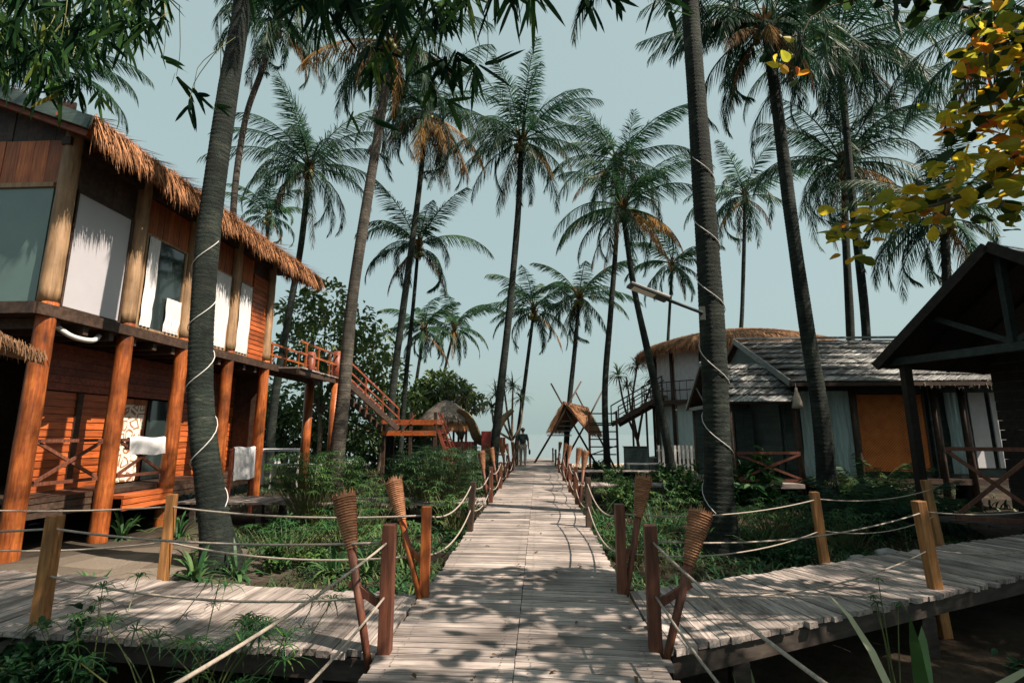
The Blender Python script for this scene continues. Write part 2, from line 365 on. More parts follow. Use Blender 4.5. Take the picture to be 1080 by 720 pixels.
rng = np.random.default_rng(7)
def planks(mb, a0, a1, b0, b1, n, th=.04, gap=.007, jit=.018, z=0., rngp=rng, jitb=None):
    """boards running from edge line a0-a1 to edge line b0-b1, n of them, top at z"""
    a0, a1, b0, b1 = [np.array([*q, z]) if len(q) == 2 else np.array(q) for q in (a0, a1, b0, b1)]
    for i in range(n):
        u0, u1 = i/n, (i+1)/n
        c = [a0+(a1-a0)*u0, b0+(b1-b0)*u0, b0+(b1-b0)*u1, a0+(a1-a0)*u1]
        dl = nrm(a1-a0); dr = nrm(b1-b0); ac = nrm(b0-a0)
        ja = rngp.normal(0, jit); jb = rngp.normal(0, jit if jitb is None else jitb); dz = rngp.normal(0, .0022); s1, s2 = rngp.normal(0, .003, 2)
        q = [c[0]+dl*(gap/2+s1)-ac*ja, c[1]+dr*(gap/2+s2)+ac*jb, c[2]-dr*(gap/2-s2)+ac*jb, c[3]-dl*(gap/2-s1)-ac*ja]
        top = [p+UPV*(dz+rngp.normal(0, .0012)) for p in q]; bot = [p-UPV*th for p in q]
        mb.add(bot+top, [(3, 2, 1, 0), (4, 5, 6, 7), (0, 1, 5, 4), (1, 2, 6, 5), (2, 3, 7, 6), (3, 0, 4, 7)], float(np.clip(rngp.normal(.5, .27), 0, 1)))
DL, DR, SEAM, Y1 = -1.05, .78, -.16, 31.5
mb = MB(); nb = int((Y1+1.2)/.096)
planks(mb, (DL, -1.2), (DL, Y1), (SEAM-.003, -1.22), (SEAM-.003, Y1-.02), nb, jit=.016, jitb=.0015, gap=.008)
planks(mb, (SEAM+.003, -1.2), (SEAM+.003, Y1), (DR, -1.30), (DR, Y1-.1), nb, jit=.0015, jitb=.016, gap=.008)
struct(mb, 'boardwalk', M['deck'])
mb = MB()
for i in range(nb):
    yc_ = -1.2+(Y1+1.2)*(i+.5)/nb
    if not 2.4 < yc_ < 12: continue
    for x in (DL+.12, SEAM-.09, SEAM+.09, DR-.12):
        for o in (-.022, .022):
            xx = x+rng.normal(0, .008); yy = yc_+o+rng.normal(0, .004); r_ = .0055
            mb.add([(xx+r_*cos(k), yy+r_*sin(k), .0072) for k in np.arange(6)*pi/3], [(0, 1, 2, 3, 4, 5)])
struct(mb, 'boardwalk_nails', M['under'])
mb = MB()
for x in (DL+.12, SEAM, DR-.12): mb.box(x-.05, x+.05, -1.2, Y1, -.2, -.046)
for y in np.arange(-.6, Y1, 2.2):
    for x in (DL+.12, DR-.12): mb.box(x-.06, x+.06, y-.06, y+.06, -1.0, -.19)
struct(mb, 'boardwalk_frame', M['under'])
# left crossing: boards run along the walk's own direction (towards the boardwalk), slightly fanned
LN = [(-1.075, 3.58), (-4.3, 3.88), (-9.5, 4.55)]; LF = [(-1.075, 4.82), (-5.7, 5.42), (-9.5, 6.0)]
mb = MB()
planks(mb, LN[0], LN[1], LF[0], (-4.3, 5.24), 32, jit=.02, gap=.006)
planks(mb, (-4.31, 3.88), LN[2], (-4.31, 5.242), LF[2], 50, jit=.02, gap=.006)
struct(mb, 'left_walkway', M['deck_y'])
mb = MB()
for a, b in ((LN[0], LN[2]), (LF[0], LF[2])):
    off = .08 if a is LN[0] else -.08
    mb.bar((a[0]-.05, a[1]+off, -.12), (b[0], b[1]+off, -.12), .08, .14)
    for t in (.05, .3, .6): p = np.array(a)+(np.array(b)-np.array(a))*t; mb.box(p[0]-.06, p[0]+.06, p[1]+off-.06, p[1]+off+.06, -1, -.19)
struct(mb, 'left_walkway_frame', M['under'])
RN = [(.805, 3.70), (4.94, 5.80), (9.6, 8.2)]; RF = [(.805, 4.99), (7.0, 8.12), (9.2, 9.25)]
mb = MB()
planks(mb, RN[0], (3.6, 5.12), RF[0], (2.95, 6.07), 32, jit=.02, gap=.006)
planks(mb, (3.61, 5.125), RN[2], (2.96, 6.075), RF[2], 76, jit=.02, gap=.006)
struct(mb, 'right_walkway', M['deck_y'])
mb = MB()
for a, b, o in ((RN[0], RN[2], .1), (RF[0], RF[2], -.1)):
    mb.bar((a[0]+.05, a[1]+o, -.12), (b[0], b[1]+o, -.12), .08, .14)
    for t in (.07, .3, .55, .8): p = np.array(a)+(np.array(b)-np.array(a))*t; mb.box(p[0]-.06, p[0]+.06, p[1]+o-.06, p[1]+o+.06, -1.1, -.19)
struct(mb, 'right_walkway_frame', M['under'])
mb = MB(); planks(mb, (-1.1, 11.3), (-8.0, 11.3), (-1.1, 12.5), (-8.0, 12.5), 56, z=-.06); struct(mb, 'porch_path', M['deck_y'])
mb = MB()
for x in np.arange(-7.6, -1.2, 1.5):
    for y in (11.4, 12.4): mb.box(x-.06, x+.06, y-.06, y+.06, -.8, -.11)
struct(mb, 'porch_path_frame', M['under'])
mb = MB(); planks(mb, (.82, 15.2), (6.2, 15.2), (.82, 16.3), (6.2, 16.3), 44, z=-.03); planks(mb, (.82, 21.0), (7.6, 21.0), (.82, 22.0), (7.6, 22.0), 54, z=-.03)
struct(mb, 'bungalow_path', M['deck_y'])
mb = MB()
for x in np.arange(1.2, 7, 1.4):
    for y in (15.3, 16.2, 21.1, 21.9): mb.box(x-.06, x+.06, y-.06, y+.06, -.9, -.08)
struct(mb, 'bungalow_path_frame', M['under'])
#@@PART2
# ------------------------------------------------------------------ small builders shared by the houses
def fringe(mb, a, b, n, l0, l1, out, w=.014, rows=3, up=.05, rg=rng):
    a = np.array(a, float); b = np.array(b, float); out = np.array(out, float)
    t = rg.uniform(0, 1, n); row = rg.integers(0, rows, n)
    p = a+(b-a)*t[:, None]+out*(.02*row+rg.uniform(-.02, .04, n))[:, None]*-1.6+UPV*(up*row+rg.uniform(-.03, .03, n))[:, None]
    d = -UPV*1.0+out*rg.uniform(.05, .55, n)[:, None]+nrm(b-a)*rg.normal(0, .16, n)[:, None]
    side = nrm(b-a)+rg.normal(0, .35, (n, 3))
    clump = .5+.5*np.sin(t*37+rg.normal(0, .3, n))
    mb.blades(p, d, side, (l0+(l1-l0)*rg.uniform(0, 1, n))*(.75+.3*clump), w*rg.uniform(.6, 1.7, n), rg.uniform(.1, .5, n), np.clip(rg.normal(.5, .25, n), 0, 1))
def thatch_slope(mb, a, b, c, d, n, l=.5, rg=rng, w=.02):     # straws lying on slope a-b (eave) up to d-c (ridge)
    a, b, c, d = [np.array(q, float) for q in (a, b, c, d)]
    u = rg.uniform(0, 1, n)[:, None]; v = rg.uniform(0.02, 1, n)[:, None]
    p = (a*(1-u)+b*u)*(1-v)+(d*(1-u)+c*u)*v
    dn = nrm((a*(1-u)+b*u)-(d*(1-u)+c*u)); N = nrm(np.cross(b-a, d-a)); N = N*np.sign(N[2])
    p = p+N*rg.uniform(.01, .05, n)[:, None]
    mb.blades(p, dn+rg.normal(0, .10, (n, 3))+N*rg.uniform(-.02, .05, n)[:, None], nrm(b-a)+rg.normal(0, .15, (n, 3)), rg.uniform(.6, 1.3, n)*l, w*rg.uniform(.6, 1.5, n), .05, np.clip(rg.normal(.5, .25, n), 0, 1))
def slab(mb, a, b, c, d, th, tone=.5):
    a, b, c, d = [np.array(q, float) for q in (a, b, c, d)]; N = nrm(np.cross(b-a, d-a)); N = N*(1 if N[2] > 0 else -1)*th
    mb.add([a, b, c, d, a-N, b-N, c-N, d-N], [(0, 1, 2, 3), (7, 6, 5, 4), (0, 4, 5, 1), (1, 5, 6, 2), (2, 6, 7, 3), (3, 7, 4, 0)], tone)
def siding(mb, a, b, z0, z1, h=.14, th=.03, nrml=(1, 0, 0), rg=rng, gap=.006):
    """horizontal boards on the wall line a-b"""
    a = np.array([*a, 0.]); b = np.array([*b, 0.]); n = max(1, int(round((z1-z0)/h))); h = (z1-z0)/n; N = np.array(nrml, float)
    for i in range(n):
        z = z0+(i+.5)*h; tilt = N*.008
        mb.obox((a+b)/2+UPV*z, (b-a)/2, UPV*(h/2-gap/2)-tilt, N*th/2, float(np.clip(rg.normal(.5, .25), 0, 1)))
def boards(mb, a, b, z0, z1, w=.15, th=.03, nrml=(1, 0, 0), rg=rng, gap=.006):
    a = np.array([*a, 0.]); b = np.array([*b, 0.]); L = np.linalg.norm(b-a); n = max(1, int(round(L/w))); N = np.array(nrml, float)
    for i in range(n):
        c = a+(b-a)*(i+.5)/n
        mb.obox(c+UPV*(z0+z1)/2+N*rg.normal(0, .003), (b-a)/n/2*(1-gap*n/L), UPV*(z1-z0)/2, N*th/2, float(np.clip(rg.normal(.5, .25), 0, 1)))
def curtain(mb, a, b, z0, z1, folds=7, amp=.035, nrml=(1, 0, 0), tone=.5, rg=rng, gather=0.):
    a = np.array([*a, 0.]); b = np.array([*b, 0.]); N = np.array(nrml, float); m = folds*8
    u = np.linspace(0, 1, m); ph = rg.uniform(0, 6); rows = []
    for k, z in enumerate(np.linspace(z1, z0, 10)):
        uu = u*(1-gather*sin(pi*k/9)*.5)
        off = amp*(np.sin(u*folds*2*pi+ph+.25*k*sin(k))+.4*np.sin(u*folds*4.3*pi+ph*2))*(.5+.5*k/9)
        rows.append(a+(b-a)*uu[:, None]+UPV*z+N*off[:, None])
    mb.sheet(rows, tone)
def xrail(root, a, b, zb, zt, mat, name='railing', w=.06):
    a = np.array([*a, 0.]); b = np.array([*b, 0.]); mb = MB(); r = nrm(b-a)
    mb.bar(a+UPV*zt, b+UPV*zt, w*1.2, w, .6); mb.bar(a+UPV*zb, b+UPV*zb, w, w, .5)
    nn = np.cross(r, UPV)*.012
    mb.bar(a+UPV*(zb+.03)+nn, b+UPV*(zt-.03)+nn, w*.7, w*.9, .4); mb.bar(a+UPV*(zt-.03)-nn, b+UPV*(zb+.03)-nn, w*.7, w*.9, .7)
    return mb.build(name, mat, root)
def catmull_rope(pts, sag, n=14):
    out = []
    for a, b in zip(pts[:-1], pts[1:]):
        a = np.array(a, float); b = np.array(b, float); t = np.linspace(0, 1, n)[:-1]; L = np.linalg.norm(b-a)
        out.append(a+(b-a)*t[:, None]-UPV*(4*t*(1-t)*sag*L)[:, None])
    out.append(np.array([pts[-1]], float)); return np.vstack(out)

# ------------------------------------------------------------------ the stilt house on the left
H = thing('stilt_house', 'two storey orange timber house on thick log stilts with a shaggy thatched eave', 'house', (-8, 11, -.55))
XF = -8.0; PY = [7.75, 9.38, 10.98, 12.72, 14.5]
for i, y in enumerate(PY):
    mb = MB(); n = 16; t = np.linspace(0, 1, n); wob = rng.normal(0, .003, (n, 3)); wob[:, 2] = 0
    mb.tube(np.stack([np.full(n, XF), np.full(n, y), -.75+t*4.28], 1)+wob, .155-.02*t+rng.normal(0, .0015, n), 14, .5)
    mb.build('stilt', M['varnish'], H, smooth=True)
    mb = MB(); mb.tube(np.stack([np.full(n, XF-.02), np.full(n, y), 3.53+t*3.1], 1)+wob, .15-.02*t+rng.normal(0, .0015, n), 12, .5)
    mb.build('upper_post', M['palelog'], H, smooth=True)
for y in PY:                                     # back rows carrying the floor
    mb = MB(); mb.tube([(-11.2, y, -.75), (-11.2, y, 3.4)], .17, 10); mb.build('stilt', M['darkwood'], H, smooth=True)
mb = MB()
mb.box(-12.5, -7.93, 7.5, 15.0, 3.30, 3.44); mb.build('upper_floor', M['darkwood'], H)
mb = MB(); mb.box(-7.93, -7.86, 7.45, 15.1, 3.28, 3.47, .6); mb.box(-12.4, -7.9, 7.42, 7.5, 3.28, 3.47, .5); mb.build('floor_beam', M['darkwood'], H)
mb = MB()
for y in np.arange(7.9, 15, .55): mb.box(-12.3, -7.95, y-.05, y+.05, 3.12, 3.295)
mb.build('floor_joist', M['darkwood'], H)
# upper storey infill
def window(root, y0, y1, z0, z1, x=XF-.03, mullion=True, blind=None, fr=.06, matf='palelog'):
    mb = MB()
    mb.box(x-.03, x+.04, y0, y0+fr, z0, z1); mb.box(x-.03, x+.04, y1-fr, y1, z0, z1)
    mb.box(x-.03, x+.04, y0+fr, y1-fr, z0, z0+fr); mb.box(x-.03, x+.04, y0+fr, y1-fr, z1-fr, z1)
    w = mb.build('window', M[matf], root, bevel=.006)
    mb = MB(); mb.box(x-.012, x+.006, y0+fr, y1-fr, z0+fr, z1-fr); mb.build('pane', M[blind or 'glass'], w)
    return w
window(H, 7.95, 9.20, 3.50, 5.62, blind='blind', fr=.035, matf='darkwood')
w = window(H, 9.58, 10.82, 3.50, 5.50, fr=.05)
mb = MB(); curtain(mb, (XF+.03, 9.64), (XF+.03, 9.95), 3.56, 5.44, 3, .02, tone=.6); mb.build('curtain', M['cloth'], w)
mb = MB(); curtain(mb, (XF+.03, 10.30), (XF+.03, 10.76), 3.56, 4.3, 4, .02, tone=.5); mb.build('curtain', M['cloth'], w)
w = window(H, 11.18, 12.54, 3.50, 5.50, fr=.05)
mb = MB(); curtain(mb, (XF+.03, 11.24), (XF+.03, 12.48), 3.56, 5.44, 8, .02, tone=.5); mb.build('curtain', M['cloth'], w)
w = window(H, 12.90, 13.55, 3.50, 5.50, fr=.05)
mb = MB(); curtain(mb, (XF+.03, 12.95), (XF+.03, 13.5), 3.56, 5.44, 4, .02, tone=.5); mb.build('curtain', M['cloth'], w)
mb = MB(); siding(mb, (XF-.03, 13.6), (XF-.03, 14.36), 3.5, 5.9, .13); mb.build('louvre_wall', M['orangewall'], H)
mb = MB()
for y0, y1, z in ((9.55, 10.84, 5.52), (11.15, 12.56, 5.52), (12.88, 13.57, 5.52)): boards(mb, (XF-.05, y0), (XF-.05, y1), z, 6.25, .16)
mb.build('header_boards', M['orangewall_v'], H)
mb = MB(); boards(mb, (XF-.07, 7.9), (XF-.07, 14.4), 5.66, 6.9, .2); mb.build('upper_wall', M['darkwood'], H)
mb = MB(); mb.box(XF-.1, XF+.06, 7.6, 15.0, 6.28, 6.42); mb.build('eave_beam', M['darkwood'], H)
# end wall facing down the walkway
mb = MB(); mb.box(-12.4, -8.22, 7.72, 7.76, 3.5, 5.55); w = mb.build('end_window', M['blindgreen'], H)
mb = MB(); mb.box(-12.4, -8.2, 7.68, 7.74, 5.55, 5.63); mb.box(-10.3, -10.22, 7.68, 7.715, 3.5, 5.55); mb.build('frame', M['palelog'], w)
mb = MB(); boards(mb, (-12.4, 7.72), (-8.15, 7.72), 5.63, 6.42, .26, nrml=(0, -1, 0)); mb.build('gable_boards', M['orangewall_v'], H)
mb = MB(); boards(mb, (-12.4, 7.8), (-8.15, 7.8), 6.42, 7.2, .26, nrml=(0, -1, 0)); mb.build('gable_wall', M['darkwood'], H)
mb = MB(); mb.box(-12.5, -12.4, 7.6, 15, 3.4, 7.2); mb.box(-12.4, -8.1, 14.5, 14.56, 3.44, 6.6); mb.build('back_wall', M['darkwood'], H)
# roof
E0, E1, RX, RZ, EZ = 7.2, 16.2, -11.4, 8.0, 6.46
mb = MB(); slab(mb, (-7.22, E0, EZ), (-7.22, E1, EZ), (RX, E1, RZ), (RX, E0, RZ), .16); slab(mb, (-15.5, E0, EZ), (-15.5, E1, EZ), (RX, E1, RZ+.002), (RX, E0, RZ+.002), .16)
roof = mb.build('roof', M['thatchroof'], H)
mb = MB(); thatch_slope(mb, (-7.2, E0, EZ+.02), (-7.2, E1, EZ+.02), (RX, E1, RZ+.03), (RX, E0, RZ+.03), 5000, .6); mb.build('thatch', M['thatch'], roof)
mb = MB(); fringe(mb, (-7.2, E0+.05, EZ-.02), (-7.2, E1, EZ-.02), 4200, .38, .68, (1, 0, 0), .016, 4, .06)
fringe(mb, (-7.25, E1, EZ-.02), (-8.6, E1+.02, EZ+.42), 420, .3, .5, (0, 1, 0), .016)
mb.build('eave_fringe', M['thatch'], roof)
mb = MB()
for y in np.arange(E0+.12, E1, .8): mb.bar((-7.35, y, EZ-.20), (RX, y, RZ-.20), .07, .09, .5)
for t in (.12, .5, .85): mb.bar((-7.22+(RX+7.22)*t, E0-.1, EZ-.145+(RZ-EZ)*t), (-7.22+(RX+7.22)*t, E1, EZ-.145+(RZ-EZ)*t), .06, .06, .6)
mb.build('rafter', M['redrail'], roof)
mb = MB(); mb.bar((-7.2, E0-.04, EZ-.09), (RX, E0-.04, RZ-.09), .05, .22, .6); mb.build('bargeboard', M['slatewood'], roof)
# ground floor
mb = MB(); mb.box(-10.9, -8.12, 8.05, 14.9, .30, .38); mb.build('porch_floor', M['darkwood'], H)
mb = MB(); siding(mb, (-8.14, 8.05), (-8.14, 14.9), .06, .29, .12); mb.build('porch_shade_skirt', M['darkwood'], H)  # dark boards stand in for the shaded gap under the porch
mb = MB(); mb.box(-8.1, -7.75, 9.55, 10.85, .22, .28, .6); siding(mb, (-7.77, 9.55), (-7.77, 10.85), .0, .215, .11); mb.build('porch_step', M['orangewall'], H)
XI = -9.05
mb = MB(); siding(mb, (XI, 8.75), (XI, 10.55), .38, 2.2, .135); mb.build('lower_wall', M['orangewall'], H)
mb = MB(); siding(mb, (XI, 8.62), (XI, 14.9), 2.22, 3.1, .15); mb.build('upper_lower_wall', M['redrail'], H).name = 'lintel_boards'
mb = MB(); siding(mb, (XI, 12.35), (XI, 14.9), .38, 2.2, .135); mb.build('lower_wall', M['orangewall'], H)
for y0, y1, zt in ((8.62, 8.74, 3.1), (9.62, 9.74, 2.2), (10.56, 10.66, 2.2), (12.25, 12.34, 2.2)): mb = MB(); mb.box(XI-.05, XI+.06, y0, y1, .5, zt); mb.build('wall_stud', M['darkwood'], H)
mb = MB(); boards(mb, (XI-.02, 10.7), (XI-.02, 11.5), .40, 2.18, .2); door = mb.build('door', M['orangewall_v'], H)
mb = MB(); mb.box(XI+.0, XI+.03, 10.82, 11.4, 1.5, 2.05); mb.build('carved_panel', M['pattern'], door)
mb = MB(); curtain(mb, (XI+.25, 10.3), (XI+.25, 11.1), .42, 1.75, 4, .03); mb.build('door_curtain', M['pattern'], H)
mb = MB(); mb.box(XI-.01, XI+.02, 11.52, 12.24, .40, 2.18); mb.build('glass_door', M['glass'], H)
mb = MB(); mb.box(-11.1, -11.0, 7.8, 14.9, -.5, 3.3); mb.box(-11, -8.2, 14.85, 14.9, .5, 3.29); mb.build('inner_wall', M['darkwood'], H)
for y0, y1 in ((7.97, 9.16), (9.60, 10.77)): xrail(H, (XF, y0), (XF, y1), .62, 1.30, M['post_red'], w=.055)
mb = MB(); mb.tube(spline([(-8.1, 8.9, 3.2), (-7.95, 8.6, 3.05), (-7.95, 8.2, 3.05), (-8.05, 7.95, 3.2)], 14), .045, 8); mb.build('drain_pipe', M['whitepaint'], H, smooth=True)
# raised walkway leading from the house, and its stair
wk = thing('raised_walkway', 'raised plank walkway with red log railing leaving the stilt house', 'walkway', (-7.7, 16.7, -.55))
mb = MB(); planks(mb, (-8.35, 15.05), (-8.35, 18.75), (-7.15, 15.05), (-7.15, 18.75), 26, z=3.42); mb.build('deck', M['deck'], wk)
mb = MB(); mb.box(-8.3, -8.2, 15.05, 18.75, 3.2, 3.375); mb.box(-7.3, -7.2, 15.05, 18.75, 3.2, 3.375); mb.build('beam', M['darkwood'], wk)
for x, y in ((-7.25, 18.0), (-7.25, 18.7), (-8.25, 18.1)):
    mb = MB(); mb.tube([(x, y, -.75), (x, y, 3.2)] if y < 18.5 else [(x, y, 3.1), (x, y, 3.2)], .16, 12); mb.build('stilt', M['varnish'], wk, smooth=True)
    mb = MB(); mb.tube([(x, y, 3.2), (x, y, 4.36)], .14, 12); mb.build('log_post', M['redrail'], wk, smooth=True)
for x in (-7.2, -8.3):
    mb = MB()
    for z in (3.85, 4.2): mb.bar((x, 15.0, z), (x, 18.7, z), .045, .06, .6)
    for y in np.arange(15.4, 18, .9): mb.bar((x, y, 3.42), (x, y, 4.2), .05, .05, .4)
    mb.build('railing', M['varnish'], wk)
st = thing('wooden_staircase', 'long wooden stair with red handrails coming down from the raised walkway', 'staircase', (-6.7, 19.8, -.55))
A0 = np.array([-7.5, 18.8, 3.36]); B0 = np.array([-6.05, 20.9, 1.62]); sdv = nrm(np.cross(nrm(B0-A0), UPV))*.5
for s in (-1, 1):
    mb = MB(); mb.bar(A0+sdv*s, B0+sdv*s, .06, .22); mb.build('stringer', M['darkwood'], st)
    mb = MB(); mb.bar(A0+sdv*s+UPV*.8, B0+sdv*s+UPV*.8, .05, .06); mb.bar(A0+sdv*s+UPV*.45, B0+sdv*s+UPV*.45, .04, .05)
    for t in (.02, .35, .68, 1): q = A0+(B0-A0)*t+sdv*s; mb.bar(q, q+UPV*.84, .05, .05)
    mb.build('handrail', M['redrail'], st)
for k in range(9):
    q = A0+(B0-A0)*(k+.5)/9+UPV*.1; mb = MB(); mb.bar(q-sdv, q+sdv, .24, .04); mb.build('step', M['deck_y'], st)
pf = thing('viewing_platform', 'small red railed timber platform at the foot of the long stair', 'platform', (-5.15, 21.5, -.55))
px0, px1, py0, py1, pz = -6.35, -4.15, 20.9, 22.3, 1.52
mb = MB(); planks(mb, (px0, py0), (px1, py0), (px0, py1), (px1, py1), 18, z=pz); mb.build('deck', M['deck_y'], pf)
for x, y in ((px0+.05, py0+.05), (px1-.05, py0+.05), (px0+.05, py1-.05), (px1-.05, py1-.05), (-5.2, py0+.05)):
    mb = MB(); mb.bar((x, y, -.75), (x, y, 2.3 if x > -6 else 2.1), .12, .12); mb.build('leg', M['darkwood'], pf)
mb = MB(); mb.box(px0, px1, py0-.03, py0, 1.36, 1.56, .7); mb.box(px0, px1, py0-.03, py0, 1.82, 2.0, .5); mb.box(px1, px1+.03, py0, py1, 1.82, 2.0); mb.box(px0, px1, py1, py1+.03, 1.82, 2.0); mb.build('railing', M['orangewall'], pf)
mb = MB(); mb.bar((px0, py0-.05, 1.6), (px0+.75, py0-.05, 2.0), .03, .05); mb.bar((-5.5, py0-.05, 1.6), (-5.0, py0-.05, 2.2), .03, .05); mb.build('brace', M['redrail'], pf)
ld = thing('wooden_ladder', 'steep red timber ladder stair leaning on the viewing platform', 'ladder', (-3.9, 21.2, -.55))
for yy in (21.0, 21.7):
    mb = MB(); mb.bar((-4.1, yy, 1.62), (-3.3, yy, -.5), .05, .12); mb.build('rail', M['redrail'], ld)
    mb = MB(); mb.bar((-4.1, yy, 2.3), (-3.3, yy, .3), .045, .05); mb.build('handrail', M['redrail'], ld)
for k in range(7):
    t = (k+.5)/7; mb = MB(); mb.box(-4.1+.8*t-.08, -4.1+.8*t+.08, 21.03, 21.67, 1.6-2.1*t, 1.64-2.1*t); mb.build('rung', M['redrail'], ld)
def towel(name, label, cat, x, y0, y1, z, drop, mat, group=None):
    mb = MB(); rows = []; u = np.linspace(0, 1, 26)
    for k, (dx, zz) in enumerate([(-.06, -drop*.7), (-.05, -drop*.3), (-.035, 0), (0, .02), (.04, 0), (.05, -drop*.3), (.055, -drop*.65), (.06, -drop)]):
        rows.append(np.stack([x+dx+.012*np.sin(u*19+k)*(abs(k-3)/4), y0+(y1-y0)*u, z+.035+zz+.015*np.sin(u*7)], 1))
    mb.sheet(rows); o = mb.build(name, M[mat], smooth=True); tag(o, label, cat, group)
towel('towel', 'greyish white towel hung over the cross braced porch railing of the orange house', 'towel', XF, 9.78, 10.75, 1.30, .33, 'cloth')
sh = thing('drying_rack', 'low timber rack beside the big leaning palm, carrying a white sheet', 'rack', (-7.3, 12.3, -.5))
for y in (11.95, 12.95): mb = MB(); mb.bar((-7.2, y, -.6), (-7.2, y, 1.05), .06); mb.build('leg', M['redrail'], sh)
mb = MB(); mb.bar((-7.2, 11.9, 1.05), (-7.2, 13.0, 1.05), .06, .05); mb.build('rail', M['redrail'], sh)
towel('bed_sheet', 'white sheet hanging on a low rack just right of the big left palm', 'sheet', -7.2, 12.0, 12.9, 1.05, .75, 'cloth')
tb = thing('white_table', 'long white table under the raised walkway behind the orange house', 'table', (-9.2, 19.5, -.55))
mb = MB(); mb.box(-10.9, -8.9, 19.2, 20.2, .78, .86); mb.build('tabletop', M['cloth'], tb)
for x in (-10.8, -9.0):
    for y in (19.3, 20.1): mb = MB(); mb.box(x-.04, x+.04, y-.04, y+.04, -.6, .78); mb.build('leg', M['whitepaint'], tb)
bn = thing('white_bench', 'white slatted bench standing in front of the long white table', 'bench', (-8.6, 18.6, -.55))
mb = MB(); mb.box(-9.7, -7.9, 18.4, 18.8, .30, .36); mb.build('seat', M['cloth'], bn)
for x in (-9.6, -8.0): mb = MB(); mb.box(x-.04, x+.04, 18.45, 18.75, -.6, .30); mb.build('leg', M['whitepaint'], bn)
ba = thing('straw_lantern', 'yellow straw lantern hanging from the rail of the long stair', 'lantern', (-6.6, 20.2, 2.3))
q = A0+(B0-A0)*.66-sdv+UPV*.78
mb = MB(); mb.tube([q-UPV*z for z in (.02, .08, .2, .36, .44)], [.02, .06, .11, .12, .07], 10); mb.build('shade', M['post'], ba, smooth=True)
mb = MB(); mb.tube([q+UPV*.03, q-UPV*.03], .006, 5); mb.build('hook', M['metal'], ba)
# edge of the neighbour's awning at the far left
aw = thing('thatched_awning', 'shaggy dark thatch corner poking in low at the left edge', 'awning', (-7.0, 6.2, -.5))
mb = MB(); slab(mb, (-6.68, 4.6, 2.95), (-6.68, 6.55, 2.45), (-9.4, 6.55, 3.05), (-9.4, 4.6, 3.55), .12); rf = mb.build('roof', M['thatchroof'], aw)
mb = MB(); fringe(mb, (-6.68, 4.6, 2.95), (-6.68, 6.55, 2.45), 700, .1, .2, (1, 0, 0), .012, 2); fringe(mb, (-6.68, 6.55, 2.45), (-9.4, 6.55, 3.05), 500, .1, .2, (0, 1, 0), .012, 2); mb.build('fringe', M['thatchroof'], rf)
for x, y, z in ((-7.0, 4.8, 3.0), (-8.9, 6.3, 3.0)): mb = MB(); mb.tube([(x, y, -.7), (x, y, z)], .08, 10); mb.build('post', M['darkwood'], aw)

# ------------------------------------------------------------------ beach end: hut, bench, boat, person, swing frame, tower
hu = thing('thatched_hut', 'small round beach hut with a conical grey thatch roof and straw skirt', 'hut', (-4.95, 26.5, -.55))
cx, cy = -4.75, 26.5
mb = MB(); n = 26; ring = lambda r, z, ph=0: [(cx+r*cos(a+ph), cy+r*sin(a+ph), z) for a in np.linspace(0, 2*pi, n, endpoint=False)]
V = ring(1.4, 2.05)+ring(1.05, 2.55)+ring(.5, 2.98)+ring(.05, 3.15); mb.add(V, [(k*n+i, k*n+(i+1) % n, (k+1)*n+(i+1) % n, (k+1)*n+i) for k in range(3) for i in range(n)])
rf = mb.build('roof', M['greythatch'], hu)
mb = MB(); N = 1800; a = rng.uniform(0, 2*pi, N); v = rng.uniform(0, 1, N); r = .1+1.32*v**.6; z = 3.17-1.1*(r/1.42)**1.35
dirr = np.stack([np.cos(a), np.sin(a), -.45-.5*v], 1)
mb.blades(np.stack([cx+r*np.cos(a), cy+r*np.sin(a), z+.03], 1), dirr+rng.normal(0, .1, (N, 3)), np.stack([-np.sin(a), np.cos(a), 0*a], 1), rng.uniform(.2, .4, N), rng.uniform(.02, .04, N), .1, rng.uniform(.1, .9, N)); mb.build('thatch', M['greythatch'], rf)
mb = MB(); N = 900; a = rng.uniform(0, 2*pi, N)
mb.blades(np.stack([cx+1.18*np.cos(a), cy+1.18*np.sin(a), 2.1+0*a], 1), np.stack([.1*np.cos(a), .1*np.sin(a), -1+0*a], 1), np.stack([-np.sin(a), np.cos(a), 0*a], 1), rng.uniform(.45, .62, N), rng.uniform(.03, .06, N), .02, rng.uniform(.4, 1, N)); mb.build('straw_skirt', M['thatch'], hu)
for k in range(6):
    a = k*pi/3+.3; mb = MB(); mb.tube([(cx+1.05*cos(a), cy+1.05*sin(a), -.75), (cx+1.05*cos(a), cy+1.05*sin(a), 2.2)], .06, 8); mb.build('post', M['darkwood'], hu)
mb = MB(); V = ring(1.0, -.5)+ring(1.0, 1.0); mb.add(V, [(i, (i+1) % n, n+(i+1) % n, n+i) for i in range(n)]); mb.build('wall', M['darkwood'], hu)

